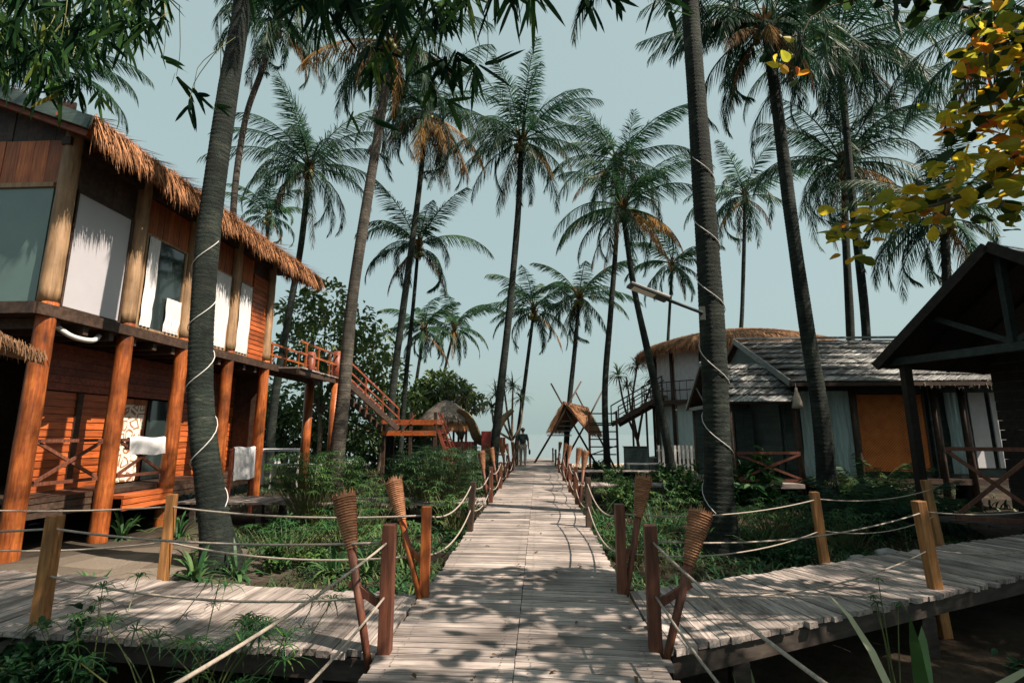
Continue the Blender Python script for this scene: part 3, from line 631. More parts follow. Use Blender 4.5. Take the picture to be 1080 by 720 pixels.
def bench(name, label, cat, x0, x1, y, z0, mat, back=True, group=None):
    b = thing(name, label, cat, ((x0+x1)/2, y, z0), group)
    mb = MB(); mb.box(x0, x1, y-.22, y+.22, z0+.42, z0+.47); mb.build('seat', M[mat], b)
    if back:
        mb = MB(); boards(mb, (x0, y+.24), (x1, y+.24), z0+.5, z0+.98, .12, nrml=(0, 1, 0)); mb.build('backrest', M[mat], b)
    for x in (x0+.06, x1-.06):
        for yy in (y-.18, y+.18): mb = MB(); mb.box(x-.03, x+.03, yy-.03, yy+.03, z0-.1, z0+.42); mb.build('leg', M[mat], b)
    return b
bench('red_bench', 'bright red plank bench in front of the round thatched hut', 'bench', -4.4, -3.05, 24.2, .1, 'red')
dkb = thing('sitting_deck', 'low grey plank deck beneath the red bench near the beach', 'deck', (-3, 24.3, -.55))
mb = MB(); planks(mb, (-4.9, 23.5), (-1.25, 23.5), (-4.9, 25.0), (-1.25, 25.0), 30, z=.1); mb.build('boards', M['deck_y'], dkb)
for x in (-4.8, -3, -1.35):
    for y in (23.6, 24.9): mb = MB(); mb.box(x-.06, x+.06, y-.06, y+.06, -.9, .055); mb.build('leg', M['darkwood'], dkb)
bo = thing('carved_boat', 'olive wooden boat with tall curled ends standing up behind the palm at the boardwalk', 'boat', (-2.4, 23.2, .7))
pts = [AY(482, 432, 22.6), AY(492, 438, 22.6), AY(498, 449, 22.7), AY(503, 461, 22.8), AY(512, 465, 23), AY(521, 459, 23.2), AY(529, 444, 23.4), AY(541, 432, 23.6)]
c = spline(pts, 40); T = nrm(np.gradient(c, axis=0)); mb = MB(); rows = []
for i in range(40):
    u = i/39; wd = .06+.26*sin(pi*u)**.8; dp = .09+.13*sin(pi*u); nv = nrm(np.cross(T[i], [0, 1., 0])); nv = nv*(1 if nv[2] > 0 else -1)
    sd2 = nrm(np.cross(T[i], nv))
    rows.append([c[i]+sd2*wd+nv*dp, c[i]+sd2*wd*.75-nv*dp*.3, c[i]-nv*dp, c[i]-sd2*wd*.75-nv*dp*.3, c[i]-sd2*wd+nv*dp, c[i]-sd2*wd*.8+nv*dp*.8, c[i]-nv*dp*.5, c[i]+sd2*wd*.8+nv*dp*.8, c[i]+sd2*wd+nv*dp])
mb.sheet(rows); mb.build('hull', M['boat'], bo, smooth=True)
for k in (14, 20): mb = MB(); p = c[k]; mb.bar(p-[0, 0, .1], [p[0], p[1], -.6], .14, .14); mb.build('stand', M['darkwood'], bo)
mb = MB(); b1 = AY(513, 480, 22.7); mb.box(b1[0]-.22, b1[0]+.2, 22.55, 22.62, .15, 1.55); sg = mb.build('red_board', M['red'], bevel=.02); tag(sg, 'upright red board standing against the curled boat', 'board')
ch = thing('orange_chair', 'orange slatted chair beside the left edge of the boardwalk near the walker', 'chair', (-1.75, 23.3, .1))
mb = MB(); mb.box(-2.05, -1.5, 23.1, 23.55, .50, .55); mb.build('seat', M['orange'], ch)
mb = MB(); boards(mb, (-2.05, 23.55), (-1.5, 23.55), .6, 1.28, .13, nrml=(0, 1, 0)); mb.build('backrest', M['orange'], ch)
for x in (-2.0, -1.55):
    for y in (23.14, 23.52): mb = MB(); mb.box(x-.03, x+.03, y-.03, y+.03, .1, .5); mb.build('leg', M['orange'], ch)

# the walker
def skinned(name, mat, verts, edges, rad, parent, sub=2, root=0):
    org = np.array(parent['_o']) if parent.parent is None else np.array(parent.parent['_o'])
    me = bpy.data.meshes.new(name); me.from_pydata((np.array(verts)-org).tolist(), edges, [])
    o = bpy.data.objects.new(name, me); COL.objects.link(o); o.parent = parent
    sk = o.modifiers.new('skin', 'SKIN'); sk.use_smooth_shade = True
    if not me.skin_vertices: me.skin_vertices.new()
    for i, r in enumerate(rad):
        v = me.skin_vertices[0].data[i]; v.radius = (r, r) if np.isscalar(r) else r; v.use_root = (i == root)
    s = o.modifiers.new('sub', 'SUBSURF'); s.levels = sub; s.render_levels = sub
    me.materials.append(mat); return o
pc = np.array([-.72, 23.9, .0]); pe = thing('person', 'person in a dark shirt and pale trousers walking away along the boardwalk', 'person', pc)
B = lambda x, y, z: pc+np.array([x, y, z])
verts = [B(0, 0, .93), B(0, .0, 1.12), B(0, .02, 1.32), B(0, .03, 1.43), B(0, .05, 1.50),
         B(-.17, .02, 1.36), B(-.23, -.02, 1.10), B(-.22, .06, .86), B(-.22, .08, .80),
         B(.17, .02, 1.36), B(.24, .03, 1.10), B(.25, .12, .87), B(.25, .14, .81),
         B(-.09, 0, .86), B(-.10, .10, .48), B(-.10, -.02, .09), B(-.10, .12, .04),
         B(.09, 0, .86), B(.10, -.03, .48), B(.10, -.24, .13), B(.10, -.14, .05)]
edges = [(0, 1), (1, 2), (2, 3), (3, 4), (2, 5), (5, 6), (6, 7), (7, 8), (2, 9), (9, 10), (10, 11), (11, 12), (0, 13), (13, 14), (14, 15), (15, 16), (0, 17), (17, 18), (18, 19), (19, 20)]
rad = [.13, .12, .13, .055, .05, .06, .045, .034, .03, .06, .045, .034, .03, .09, .058, .04, .035, .09, .058, .04, .035]
for s, h in ((-1, 8), (1, 12)):
    hp = verts[h]
    for k, (fx, L) in enumerate(((-.018, .07), (-.006, .08), (.006, .075), (.018, .06))):
        i = len(verts); verts += [hp+np.array([.01*s, fx*1.0, -.04]), hp+np.array([.0, fx+.01, -.04-L])]; edges += [(h, i), (i, i+1)]; rad += [.009, .007]
    i = len(verts); verts += [hp+np.array([-.02*s, .03, -.03]), hp+np.array([-.02*s, .045, -.06])]; edges += [(h, i), (i, i+1)]; rad += [.01, .008]
# head joined to the same body
verts += [B(0, .06, 1.56), B(0, .055, 1.64)]; i = len(verts); edges += [(4, i-2), (i-2, i-1)]; rad += [.085, .085]
body = skinned('body', M['skin'], verts, edges, rad, pe)
tv = verts[:13]; te = [e for e in edges if max(e) < 13 and e not in ((3, 4), (6, 7), (7, 8), (10, 11), (11, 12))]
keep = [0, 1, 2, 3, 5, 6, 9, 10]; mp_ = {k: i for i, k in enumerate(keep)}
skinned('shirt', M['shirt'], [verts[k] for k in keep], [(mp_[a], mp_[b]) for a, b in te if a in mp_ and b in mp_], [.16, .145, .155, .07, .08, .06, .08, .06], pe)
keep = [0, 13, 14, 15, 17, 18, 19]; mp_ = {k: i for i, k in enumerate(keep)}
skinned('trousers', M['trousers'], [verts[k] for k in keep], [(mp_[a], mp_[b]) for a, b in edges if a in mp_ and b in mp_], [.15, .105, .078, .062, .105, .078, .062], pe)
mb = MB(); mb.ball(B(0, .045, 1.625), (.098, .105, .095), 14, 9); mb.build('hair', M['hair'], pe, smooth=True)
mb = MB(); mb.ball(B(.30, .14, .62), (.05, .11, .13), 10, 7); mb.tube([B(.29, .08, .70), B(.27, .13, .80), B(.29, .2, .70)], .008, 5); bgk = mb.build('dark_bag', M['shirt'], smooth=True); tag(bgk, "dark bag carried low in the walker's right hand", 'bag')

# swing frame with little thatch
sw = thing('thatched_swing_frame', 'A shaped pole frame with crossed tips and a small straw roof facing the sea', 'swing frame', (1.9, 27.2, -.55))
r0 = AY(594, 424, 26.6); r1 = AY(620, 430, 28.2)
def pole(p, q, r=.055): mb = MB(); mb.tube([p, (np.array(p)+q)/2+rng.normal(0, .02, 3), q], [r, r*.9, r*.75], 8); mb.build('pole', M['darkwood'], sw, smooth=True)
def crossp(rr, px_l, px_r, Y, tipl, tipr):
    l = AY(px_l, 0, Y); l = np.array([l[0]*1.0, Y, -.6]); 
    return l
pole(np.array([AY(560, 482, 26.6)[0], 26.6, -.3]), AY(613, 402, 26.7)); pole(np.array([AY(634, 482, 26.6)[0], 26.75, -.5]), AY(581, 404, 26.7))
pole(np.array([AY(590, 482, 28.2)[0], 28.2, -.5]), AY(636, 411, 28.3)); pole(np.array([AY(650, 482, 28.2)[0], 28.35, -.5]), AY(607, 413, 28.3))
mb = MB(); mb.tube([r0, r1], .05, 8); mb.build('ridge_pole', M['darkwood'], sw)
for s, pa, pb in ((1, (621, 456), (634, 457)), (-1, (578, 452), (600, 455))):
    a = AY(*pa, 26.4); b = AY(*pb, 28.4); mb = MB(); slab(mb, a, b, r1+UPV*.02, r0+UPV*.02, .05)
    q = mb.build('roof', M['thatchroof'], sw); mb = MB(); thatch_slope(mb, a, b, r1+UPV*.04, r0+UPV*.04, 700, .4, w=.04); fringe(mb, a, b, 220, .15, .3, (s, 0, 0), .03, 2); mb.build('thatch', M['thatch'], q)
a = AY(579, 458, 26.9); mb = MB()
for k in range(4): mb.bar(AY(583-2*k, 444+5*k, 27.0), AY(603, 444+5*k, 27.0), .04, .05)
mb.build('slat_panel', M['gal'], sw)
# tower with ladder rungs
tw = thing('ladder_tower', 'open dark timber tower with ladder rungs at the foot of the beach stair', 'tower', (2.95, 25.3, -.55))
for px in (621, 650):
    for Y in (24.9, 26.1):
        t = AY(px, 434, Y); mb = MB(); mb.bar((t[0], Y, -.7), t, .1, .1); mb.build('leg', M['redrail'] if px == 621 else M['darkwood'], tw)
for k, y in enumerate((436, 446, 455, 463, 471, 479)):
    mb = MB(); mb.bar(AY(621, y, 24.85), AY(650, y, 24.85), .06, .06); mb.build('rung', M['darkwood'], tw)
mb = MB(); mb.bar(AY(650, 446, 24.85), AY(650, 446, 26.1), .06); mb.bar(AY(621, 480, 24.8), AY(650, 470, 24.8), .05); mb.build('brace', M['darkwood'], tw)
mb = MB(); p0 = AY(621, 447, 24.9); p1 = AY(650, 447, 24.9); mb.box(p0[0], p1[0], 25.0, 26.2, p0[2]-.06, p0[2]); mb.build('landing', M['darkwood'], tw)
bs_ = thing('beach_stair', 'dark stair climbing from the ladder tower up to the round thatched pavilion', 'staircase', (4.8, 25, -.5))
A1 = AY(649, 448, 25.4); B1 = AY(702, 418, 24.2); sv = nrm(np.cross(nrm(B1-A1), UPV))*.5
for s in (-1, 1):
    mb = MB(); mb.bar(A1+sv*s, B1+sv*s, .06, .2); mb.build('stringer', M['darkwood'], bs_)
    mb = MB(); mb.bar(A1+sv*s+UPV*.9, B1+sv*s+UPV*.9, .05, .05); mb.bar(A1+sv*s+UPV*.5, B1+sv*s+UPV*.5, .04, .04)
    for t in (0, .33, .66, 1): q = A1+(B1-A1)*t+sv*s; mb.bar(q, q+UPV*.92, .05)
    mb.build('handrail', M['darkwood'], bs_)
for k in range(9): q = A1+(B1-A1)*(k+.5)/9+UPV*.11; mb = MB(); mb.bar(q-sv, q+sv, .22, .04); mb.build('step', M['deck_y'], bs_)
for t in (.35, .62, .85): q = A1+(B1-A1)*t; mb = MB(); mb.tube([(q[0], q[1], -.7), q], .05, 8); mb.build('support', M['darkwood'], bs_)
# round pavilion with curtains, behind the bungalow
pv = thing('thatched_pavilion', 'two storey round pavilion with white curtain walls and an orange thatch cap', 'pavilion', (9.9, 25.5, -.55))
cx, cy, rw, NS = 9.9, 25.6, 3.75, 16
an = [2*pi*k/NS+.1 for k in range(NS)]
def rp(r, a, z): return np.array([cx+r*cos(a)*1.12, cy+r*sin(a)*.9, z])
mb = MB(); n = 40; al = np.linspace(0, 2*pi, n, endpoint=False)
prof = [(rw+.65, 5.3), (rw+.1, 5.7), (rw-1.2, 6.12), (1.3, 6.38), (.05, 6.46)]
V = [rp(r, a, z) for r, z in prof for a in al]; mb.add(V, [(k*n+i, k*n+(i+1) % n, (k+1)*n+(i+1) % n, (k+1)*n+i) for k in range(4) for i in range(n)])
V = [rp(r, a, z-.12) for r, z in prof for a in al]; mb.add(V, [(k*n+i, (k+1)*n+i, (k+1)*n+(i+1) % n, k*n+(i+1) % n) for k in range(4) for i in range(n)])
rf = mb.build('roof', M['thatchroof'], pv)
mb = MB(); N = 5000; a = rng.uniform(0, 2*pi, N); u = rng.uniform(0, 1, N)**.6; rr = u*(rw+.65); zz = np.interp(rr, [q[0] for q in prof[::-1]], [q[1] for q in prof[::-1]])
P = np.stack([cx+rr*np.cos(a)*1.12, cy+rr*np.sin(a)*.9, zz+.04], 1)
mb.blades(P, np.stack([np.cos(a), np.sin(a), -.35-.35*u], 1)+rng.normal(0, .1, (N, 3)), np.stack([-np.sin(a), np.cos(a), 0*a], 1), rng.uniform(.3, .7, N), rng.uniform(.025, .05, N), .15, np.clip(rng.normal(.5, .25, N), 0, 1))
N = 2600; a = rng.uniform(0, 2*pi, N); rr = rw+.6+rng.uniform(-.15, .06, N)
mb.blades(np.stack([cx+rr*np.cos(a)*1.12, cy+rr*np.sin(a)*.9, 5.38+rng.uniform(-.06, .1, N)], 1), np.stack([.35*np.cos(a), .35*np.sin(a), -1+0*a], 1)+rng.normal(0, .12, (N, 3)), np.stack([-np.sin(a), np.cos(a), 0*a], 1), rng.uniform(.3, .6, N), rng.uniform(.025, .05, N), .1, np.clip(rng.normal(.5, .25, N), 0, 1))
mb.build('thatch', M['thatch'], rf)
mb = MB(); V = [rp(rw+.55, a, z) for z in (2.75, 2.92) for a in al]+[rp(.1, a, z) for z in (2.75, 2.92) for a in al]
mb.add(V, [(i, (i+1) % n, n+(i+1) % n, n+i) for i in range(n)]+[(n+i, n+(i+1) % n, 3*n+(i+1) % n, 3*n+i) for i in range(n)]+[(i, 2*n+i, 2*n+(i+1) % n, (i+1) % n) for i in range(n)]); mb.build('balcony_floor', M['darkwood'], pv)
for a in an:
    mb = MB(); mb.tube([rp(rw, a, -.75), rp(rw, a, 5.7)], .085, 8); mb.build('post', M['darkwood'], pv, smooth=True)
for k in range(NS):
    a0, a1 = an[k], an[(k+1) % NS]+(2*pi if k == NS-1 else 0)
    if not (pi*.55 < (a0 % (2*pi)) < pi*1.9): continue
    for z0, z1, nm in ((2.95, 5.25, 'upper_curtain'), (.35, 2.7, 'lower_curtain')):
        p0 = rp(rw-.06, a0+.03, 0); p1 = rp(rw-.06, a1-.03, 0); mb = MB(); nv = nrm(np.array([cos((a0+a1)/2), sin((a0+a1)/2), 0]))
        curtain(mb, p0[:2], p1[:2], z0, z1, 5, .03, nv); mb.build('curtain', M['cloth'] if z0 > 1 else M['tealcloth'], pv)
mb = MB()
for z in (3.35, 3.75):
    mb.tube([rp(rw+.5, a, z) for a in np.linspace(0, 2*pi, 41)], .025, 6, caps=False)
for a in np.linspace(0, 2*pi, 80, endpoint=False): mb.tube([rp(rw+.5, a, 2.9), rp(rw+.5, a, 3.75)], .014, 5)
mb.build('balcony_railing', M['darkwood'], pv)
mb = MB(); V = [rp(rw+.3, a, z) for z in (-.6, .32) for a in al]+[rp(.1, a, .32) for a in al]
mb.add(V, [(i, (i+1) % n, n+(i+1) % n, n+i) for i in range(n)]+[(n+i, n+(i+1) % n, 2*n+(i+1) % n, 2*n+i) for i in range(n)]); mb.build('plinth', M['darkwood'], pv)
# fence and bits left of the pavilion
pk = thing('picket_fence', 'short white picket fence between the leaning palm and the pavilion', 'fence', (6.0, 22.6, -.5))
for k in range(12):
    x = 5.1+k*.17; mb = MB(); mb.box(x-.045, x+.045, 22.5, 22.53, -.5, .95); mb.build('picket', M['whitepaint'], pk)
mb = MB(); mb.box(5.0, 7.1, 22.535, 22.57, .1, .18); mb.box(5.0, 7.1, 22.535, 22.57, .7, .78); mb.build('rail', M['whitepaint'], pk)
bench('white_bench', 'white backless bench on the grass before the ladder tower', 'bench', 3.7, 5.2, 22.4, -.25, 'whitepaint', False)
bx = thing('equipment_box', 'dark green equipment box standing behind the white backless bench', 'box', (4.3, 23.2, -.5))
mb = MB(); mb.box(3.75, 4.75, 23.0, 23.4, -.3, .85); mb.build('body', M['slatewood'], bx, bevel=.02)
mb = MB(); mb.box(3.72, 4.78, 22.97, 23.43, .855, .90); mb.build('lid', M['darkwood'], bx)
for x in (3.85, 4.65): mb = MB(); mb.box(x-.05, x+.05, 23.1, 23.3, -.6, -.3); mb.build('leg', M['darkwood'], bx)

# ------------------------------------------------------------------ bungalow on the right
bg_ = thing('shingled_bungalow', 'low bungalow with a grey bamboo shingle roof, gabled porch and orange woven panel', 'bungalow', (9.5, 15.5, -.55))
def shingles(mb, a, b, c, d, rows, wd, rg=rng):
    a, b, c, d = [np.array(q, float) for q in (a, b, c, d)]; N = nrm(np.cross(b-a, d-a)); N = N*(1 if N[2] > 0 else -1); al = nrm(b-a); upv = nrm(d-a); W_ = np.linalg.norm(b-a); Hh = np.linalg.norm(d-a)
    for r in range(rows):
        m = int(W_/wd*5); u = (np.arange(m)+rg.uniform(-.35, .35, m))/m*W_; h0 = Hh*r/rows-.03; L = np.minimum(Hh/rows*1.5, (Hh-h0)/.82)*rg.uniform(.85, 1.1, m); slant = .95
        L = np.minimum(L, np.maximum(.03, (W_-u)/slant))
        sun_patch = .5+.5*np.sin(u*1.7+r*.9)*np.cos(r*1.3+u*.6)  # pale and dark strip patches imitate broken sun on the shingles
        p = a+al*u[:, None]+upv*h0+N*(.05+.012*rg.uniform(0, 1, m))[:, None]
        dd = al*slant+upv*.8-N*.035+rg.normal(0, .025, (m, 3))
        mb.blades(p, dd, np.tile(np.cross(N, nrm(al*slant+upv*.8)), (m, 1)), L, wd*.24*rg.uniform(.5, 1.2, m), 0., np.clip(.1+.55*sun_patch+rg.normal(0, .28, m), 0, 1), 2)
Rr = [(6.45, 13.45, 2.72), (12.9, 13.45, 2.72), (12.9, 16.9, 4.42), (6.45, 16.9, 4.42)]
mb = MB(); slab(mb, *Rr, .06); slab(mb, (6.45, 20.3, 2.72), (12.9, 20.3, 2.72), (12.9, 16.9, 4.422), (6.45, 16.9, 4.422), .06); rf = mb.build('roof', M['darkwood'], bg_)
mb = MB(); shingles(mb, *Rr, 8, .13); mb.build('shingles', M['shingle'], rf)
mb = MB()
for t in (.25, .5, .75): mb.bar((6.45, 13.45+3.45*t, 2.80+1.7*t), (12.9, 13.45+3.45*t, 2.80+1.7*t), .03, .025)
mb.bar((6.45, 16.9, 4.5), (12.9, 16.9, 4.5), .12, .06)
mb.build('batten', M['gal'], rf)
mb = MB(); mb.bar((6.42, 13.4, 2.70), (6.42, 16.9, 4.42), .04, .17); mb.build('bargeboard', M['gal'], rf)
mb = MB(); mb.bar((6.45, 13.40, 2.66), (12.9, 13.40, 2.66), .04, .09); mb.build('eave_board', M['darkwood'], rf)
mb = MB(); fringe(mb, (9.2, 13.42, 2.70), (12.9, 13.42, 2.70), 500, .08, .22, (0, -1, 0), .016, 3); mb.build('eave_straw', M['greythatch'], rf)
YW = 14.3
mb = MB(); siding(mb, (6.6, YW), (7.35, YW), .3, 2.9, .16, nrml=(0, -1, 0)); siding(mb, (10.4, YW), (10.75, YW), .3, 2.9, .16, nrml=(0, -1, 0)); siding(mb, (12.35, YW), (12.8, YW), .3, 2.9, .16, nrml=(0, -1, 0))
mb.box(6.6, 12.8, YW+.08, YW+.14, .3, 3.2); mb.box(6.6, 6.66, YW+.14, 19.8, .3, 2.62); mb.add([(6.6, 13.7, 2.62), (6.6, 20.1, 2.62), (6.6, 16.9, 4.28), (6.66, 13.7, 2.62), (6.66, 20.1, 2.62), (6.66, 16.9, 4.28)], [(0, 2, 1), (3, 4, 5), (0, 1, 4, 3), (1, 2, 5, 4), (2, 0, 3, 5)]); mb.build('wall', M['slatewood'], bg_)
mb = MB(); mb.box(6.5, 12.9, 13.9, 19.8, .15, .3); mb.build('floor', M['darkwood'], bg_)
for x in (6.75, 7.45, 8.25, 10.3, 11.0, 12.6):
    mb = MB(); mb.tube([(x, 13.95, -.7), (x, 13.95, 2.85)], .085, 10); mb.build('post', M['darkwood'], bg_, smooth=True)
mb = MB(); curtain(mb, (7.0, YW-.1), (8.3, YW-.1), .32, 2.55, 8, .04, (0, -1, 0)); mb.build('curtain', M['tealcloth'], bg_)
mb = MB(); mb.box(8.40, 10.2, YW-.06, YW-.02, .45, 2.45); wp = mb.build('woven_panel', M['weave'], bg_)
mb = MB()
for x in (8.35, 10.2): mb.box(x, x+.05, YW-.08, YW-.005, .4, 2.5)
mb.box(8.40, 10.2, YW-.08, YW-.065, 2.45, 2.5); mb.build('frame', M['darkwood'], wp)
mb = MB(); curtain(mb, (10.75, YW-.1), (11.3, YW-.1), .4, 2.5, 4, .04, (0, -1, 0)); mb.build('curtain', M['tealcloth'], bg_)
for x in (11.4, 11.95):
    mb = MB(); mb.box(x, x+.42, YW-.05, YW-.01, .55, 2.5); mb.build('white_panel', M['cloth'], bg_)
# porch
PRx, PYr, PZr, PZe = 4.75, 15.0, 3.42, 2.2
po_a = [(PRx, 13.3, PZe), (6.6, 13.3, PZe), (6.6, PYr, PZr), (PRx, PYr, PZr)]; po_b = [(PRx, 16.7, PZe), (6.6, 16.7, PZe), (6.6, PYr, PZr+.002), (PRx, PYr, PZr+.002)]
mb = MB(); slab(mb, *po_a, .05); slab(mb, *po_b, .05); pr = mb.build('porch_roof', M['darkwood'], bg_)
mb = MB(); shingles(mb, *po_a, 6, .18); mb.build('shingles', M['shingle'], pr)
mb = MB(); x = PRx-.03
mb.bar((x, 13.25, PZe-.02), (x, PYr, PZr+.02), .05, .1); mb.bar((x, 16.75, PZe-.02), (x, PYr, PZr+.02), .05, .1); mb.bar((x+.06, 13.4, PZe-.02), (x+.06, 16.6, PZe-.02), .05, .1)
mb.bar((x+.06, PYr, PZe), (x+.06, PYr, PZr), .04); mb.bar((x+.07, PYr, PZe), (x+.07, 14.2, 2.8), .03); mb.bar((x+.07, PYr, PZe), (x+.07, 15.8, 2.8), .03); mb.build('truss', M['gal'], pr)
for y in (13.45, 16.5): mb = MB(); mb.tube([(4.9, y, -.7), (4.9, y, 2.2)], .07, 8); mb.build('post', M['darkwood'], bg_, smooth=True)
mb = MB(); mb.box(4.7, 6.5, 13.3, 16.7, .1, .2); mb.build('porch_floor', M['deck'], bg_)
mb = MB(); siding(mb, (6.55, YW+.1), (6.55, 16.7), .3, 2.2, .16, nrml=(-1, 0, 0)); mb.build('wall', M['slatewood'], bg_)
mb = MB(); boards(mb, (5.35, 15.9), (5.75, 15.9), .25, 2.1, .2, nrml=(0, -1, 0)); d = mb.build('carved_door', M['pattern'], bg_)
mb = MB(); boards(mb, (5.9, 15.85), (6.4, 15.85), .25, 2.1, .2, nrml=(0, -1, 0)); mb.build('door', M['slatewood'], bg_)
mb = MB(); boards(mb, (4.9, 16.4), (6.5, 16.4), .2, 2.3, .2, nrml=(0, -1, 0)); mb.build('back_wall', M['slatewood'], bg_)
xrail(bg_, (4.95, 13.4), (6.5, 13.4), .28, .95, M['post_red'])
ln = thing('woven_lantern', 'pale woven bottle shaped lantern hanging from the bungalow eave corner', 'lantern', (6.46, 13.3, 2.6))
q = np.array([6.5, 13.28, 2.6]); mb = MB(); mb.tube([q-UPV*z for z in (.04, .12, .24, .42, .54, .56)], [.03, .035, .07, .12, .135, .05], 12); mb.build('shade', M['rope'], ln, smooth=True)
mb = MB(); mb.tube([q+UPV*.08, q-UPV*.05], .008, 5); mb.build('cord', M['cord'], ln)

# ------------------------------------------------------------------ dark hut at the right edge, reached by the right walkway
nh = thing('dark_gabled_hut', 'dark timber hut with an open trussed gable where the right walkway ends', 'hut', (8.5, 9, -.5))
e1 = np.array([.93, .37, 0]); e2 = np.array([.37, -.93, 0]); C0 = np.array([6.55, 10.2, 2.72]); ap = C0+e2*2.05+UPV*1.72; C1 = C0+e2*4.1
mb = MB(); slab(mb, C0, C0+e1*6, ap+e1*6, ap, .07); slab(mb, C1, C1+e1*6, ap+e1*6+UPV*.002, ap+UPV*.002, .07); rf = mb.build('roof', M['shadewood'], nh)
mb = MB(); shingles(mb, C0, C0+e1*6, ap+e1*6, ap, 11, .2); shingles(mb, C1+e1*6, C1, ap, ap+e1*6, 11, .2); mb.build('shingles', M['shadewood'], rf)
mb = MB(); o = -e1*.03
mb.bar(C0+o-UPV*.03, ap+o-UPV*.03, .05, .16); mb.bar(C1+o-UPV*.03, ap+o-UPV*.03, .05, .16); mb.build('bargeboard', M['shadewood'], rf)
mb = MB(); i_ = e1*.25; tb0 = C0+e2*2.05+UPV*.12
mb.bar(C0+i_+UPV*.05+e2*.1, C1+i_+UPV*.05-e2*.1, .08, .14); mb.bar(tb0+i_, ap+i_-UPV*.1, .1, .1)
mb.bar(tb0+i_*1.1, C0+e2*.95+UPV*.75+i_*1.1, .07, .09); mb.bar(tb0+i_*1.1, C1-e2*.95+UPV*.75+i_*1.1, .07, .09); mb.build('truss', M['tealblack'], nh)
for k in range(5):
    mb = MB(); i2 = e1*(.9+k*1.1); mb.bar(C0+i2-UPV*.03, ap+i2-UPV*.1, .07, .1); mb.bar(C1+i2-UPV*.03, ap+i2-UPV*.1, .07, .1); mb.build('rafter', M['shadewood'], rf)
for q in (C0+e1*.35+e2*.3, C0+e1*3.2+e2*.3, C1+e1*.35-e2*.3):
    mb = MB(); mb.bar((q[0], q[1], -.7), (q[0], q[1], 2.8), .14, .14); mb.build('post', M['shadewood'], nh)
wa = C0+e1*2.75+e2*.35; wb = C1+e1*2.75-e2*.2
mb = MB(); siding(mb, wa[:2], wb[:2], -.02, 3.0, .19, nrml=-e1); mb.build('wall', M['shadewood'], nh)
wc = wa+e1*3; mb = MB(); siding(mb, (wa+e1*.05)[:2], wc[:2], -.02, 3.0, .19, nrml=-e2); mb.build('wall', M['shadewood'], nh)
mb = MB(); g0 = C0+e2*.15+e1*.3; planks(mb, (C0+e2*.3+e1*.2)[:2], (C1-e2*.9+e1*.9)[:2], (C0+e2*.3+e1*2.7)[:2], (C1-e2*.9+e1*2.7)[:2], 22, z=-.06); mb.build('porch_floor', M['under'], nh)
ra = np.array([7.02, 9.4]); rb = np.array([8.1, 8.95]); xrail(nh, ra, rb, .02, 1.16, M['post_red'], w=.065)
mb = MB(); mb.bar((rb[0]+.05, rb[1]-.02, -.3), (rb[0]+.05, rb[1]-.02, 1.2), .08, .08); mb.build('railing_post', M['redrail'], nh)

# ------------------------------------------------------------------ rope fence: posts, ropes, leaning torches
def fpost(x, y, h, label, mat='post', lean=(0, 0), z0=-.42, w=.085, rot=None):
    mb = MB(); a = rng.uniform(-.12, .12) if rot is None else rot
    t = nrm(np.array([lean[0], lean[1], 1.])); ax = nrm(np.cross([-sin(a), cos(a), 0], t)); ay = np.cross(t, ax)
    p0 = np.array([x, y, 0.])+t*z0; p1 = np.array([x, y, 0.])+t*h
    mb.obox((p0+p1)/2, ax*w/2, ay*w/2, (p1-p0)/2, rng.uniform(.3, .7))
    o = mb.build('fence_post', M[mat], bevel=.006); tag(o, label, 'fence post', 'wooden rope fence posts along the walkways'); return o
fpost(-1.02, 3.62, .80, 'dark red brown square post at the near left corner of the boardwalk crossing', 'post_red', rot=.05)
fpost(-1.02, 4.80, .76, 'orange brown square post at the far left corner of the boardwalk crossing', 'varnish', rot=.08)
fpost(.76, 3.74, .79, 'very dark square post at the near right corner of the boardwalk crossing', 'post_red', rot=-.06)
fpost(.74, 4.98, .77, 'brown square post at the far right corner of the boardwalk crossing', 'post_red', rot=.05)
fpost(-3.77, 3.99, .78, 'yellow brown post on the near side of the left walkway', 'post', lean=(-.02, .02), w=.09)
fpost(-3.74, 5.24, .80, 'slender yellow brown post on the far side of the left walkway', 'post', lean=(-.02, .03), w=.08)
fpost(3.17, 6.22, .76, 'golden brown post on the far side of the right walkway', 'post', lean=(-.05, .0), w=.085)
fpost(3.66, 5.27, .78, 'golden brown post on the near side of the right walkway', 'post', lean=(-.06, .0), w=.09)
fpost(5.25, 7.38, .80, 'tilted golden brown post just behind the near post on the right walkway', 'post', lean=(-.05, .05), w=.085)
fpost(-8.3, 4.55, .78, 'brown post near the far end of the left walkway', 'post')
fpost(-8.0, 5.70, .78, 'brown post in front of the first house stilt', 'post')
fpost(6.7, 6.75, .78, 'brown post near the hut end of the right walkway', 'post')
ordn = ['first', 'second', 'third', 'fourth', 'fifth', 'sixth', 'seventh']
LY = [7.9, 11.1, 14.0, 17.3, 20.6, 24.6, 28.2]; RY = [8.35, 11.0, 13.2, 16.4, 19.8, 23.6, 27.6]
for k, y in enumerate(LY): fpost(-1.02+rng.normal(0, .01), y, .72+rng.uniform(-.04, .05), f'weathered post on the left boardwalk edge, {ordn[k]} beyond the crossing', 'post_red' if k else 'darkwood', lean=tuple(rng.normal(0, .025, 2)))
for k, y in enumerate(RY): fpost(.76+rng.normal(0, .01), y, .72+rng.uniform(-.04, .05), f'weathered post on the right boardwalk edge, {ordn[k]} beyond the crossing', 'post_red' if k else 'darkwood', lean=tuple(rng.normal(0, .025, 2)))
fpost(-1.16, 1.05, .76, 'post on the left boardwalk edge nearest the viewer', 'post_red'); fpost(.93, 1.05, .76, 'post on the right boardwalk edge nearest the viewer', 'post_red')
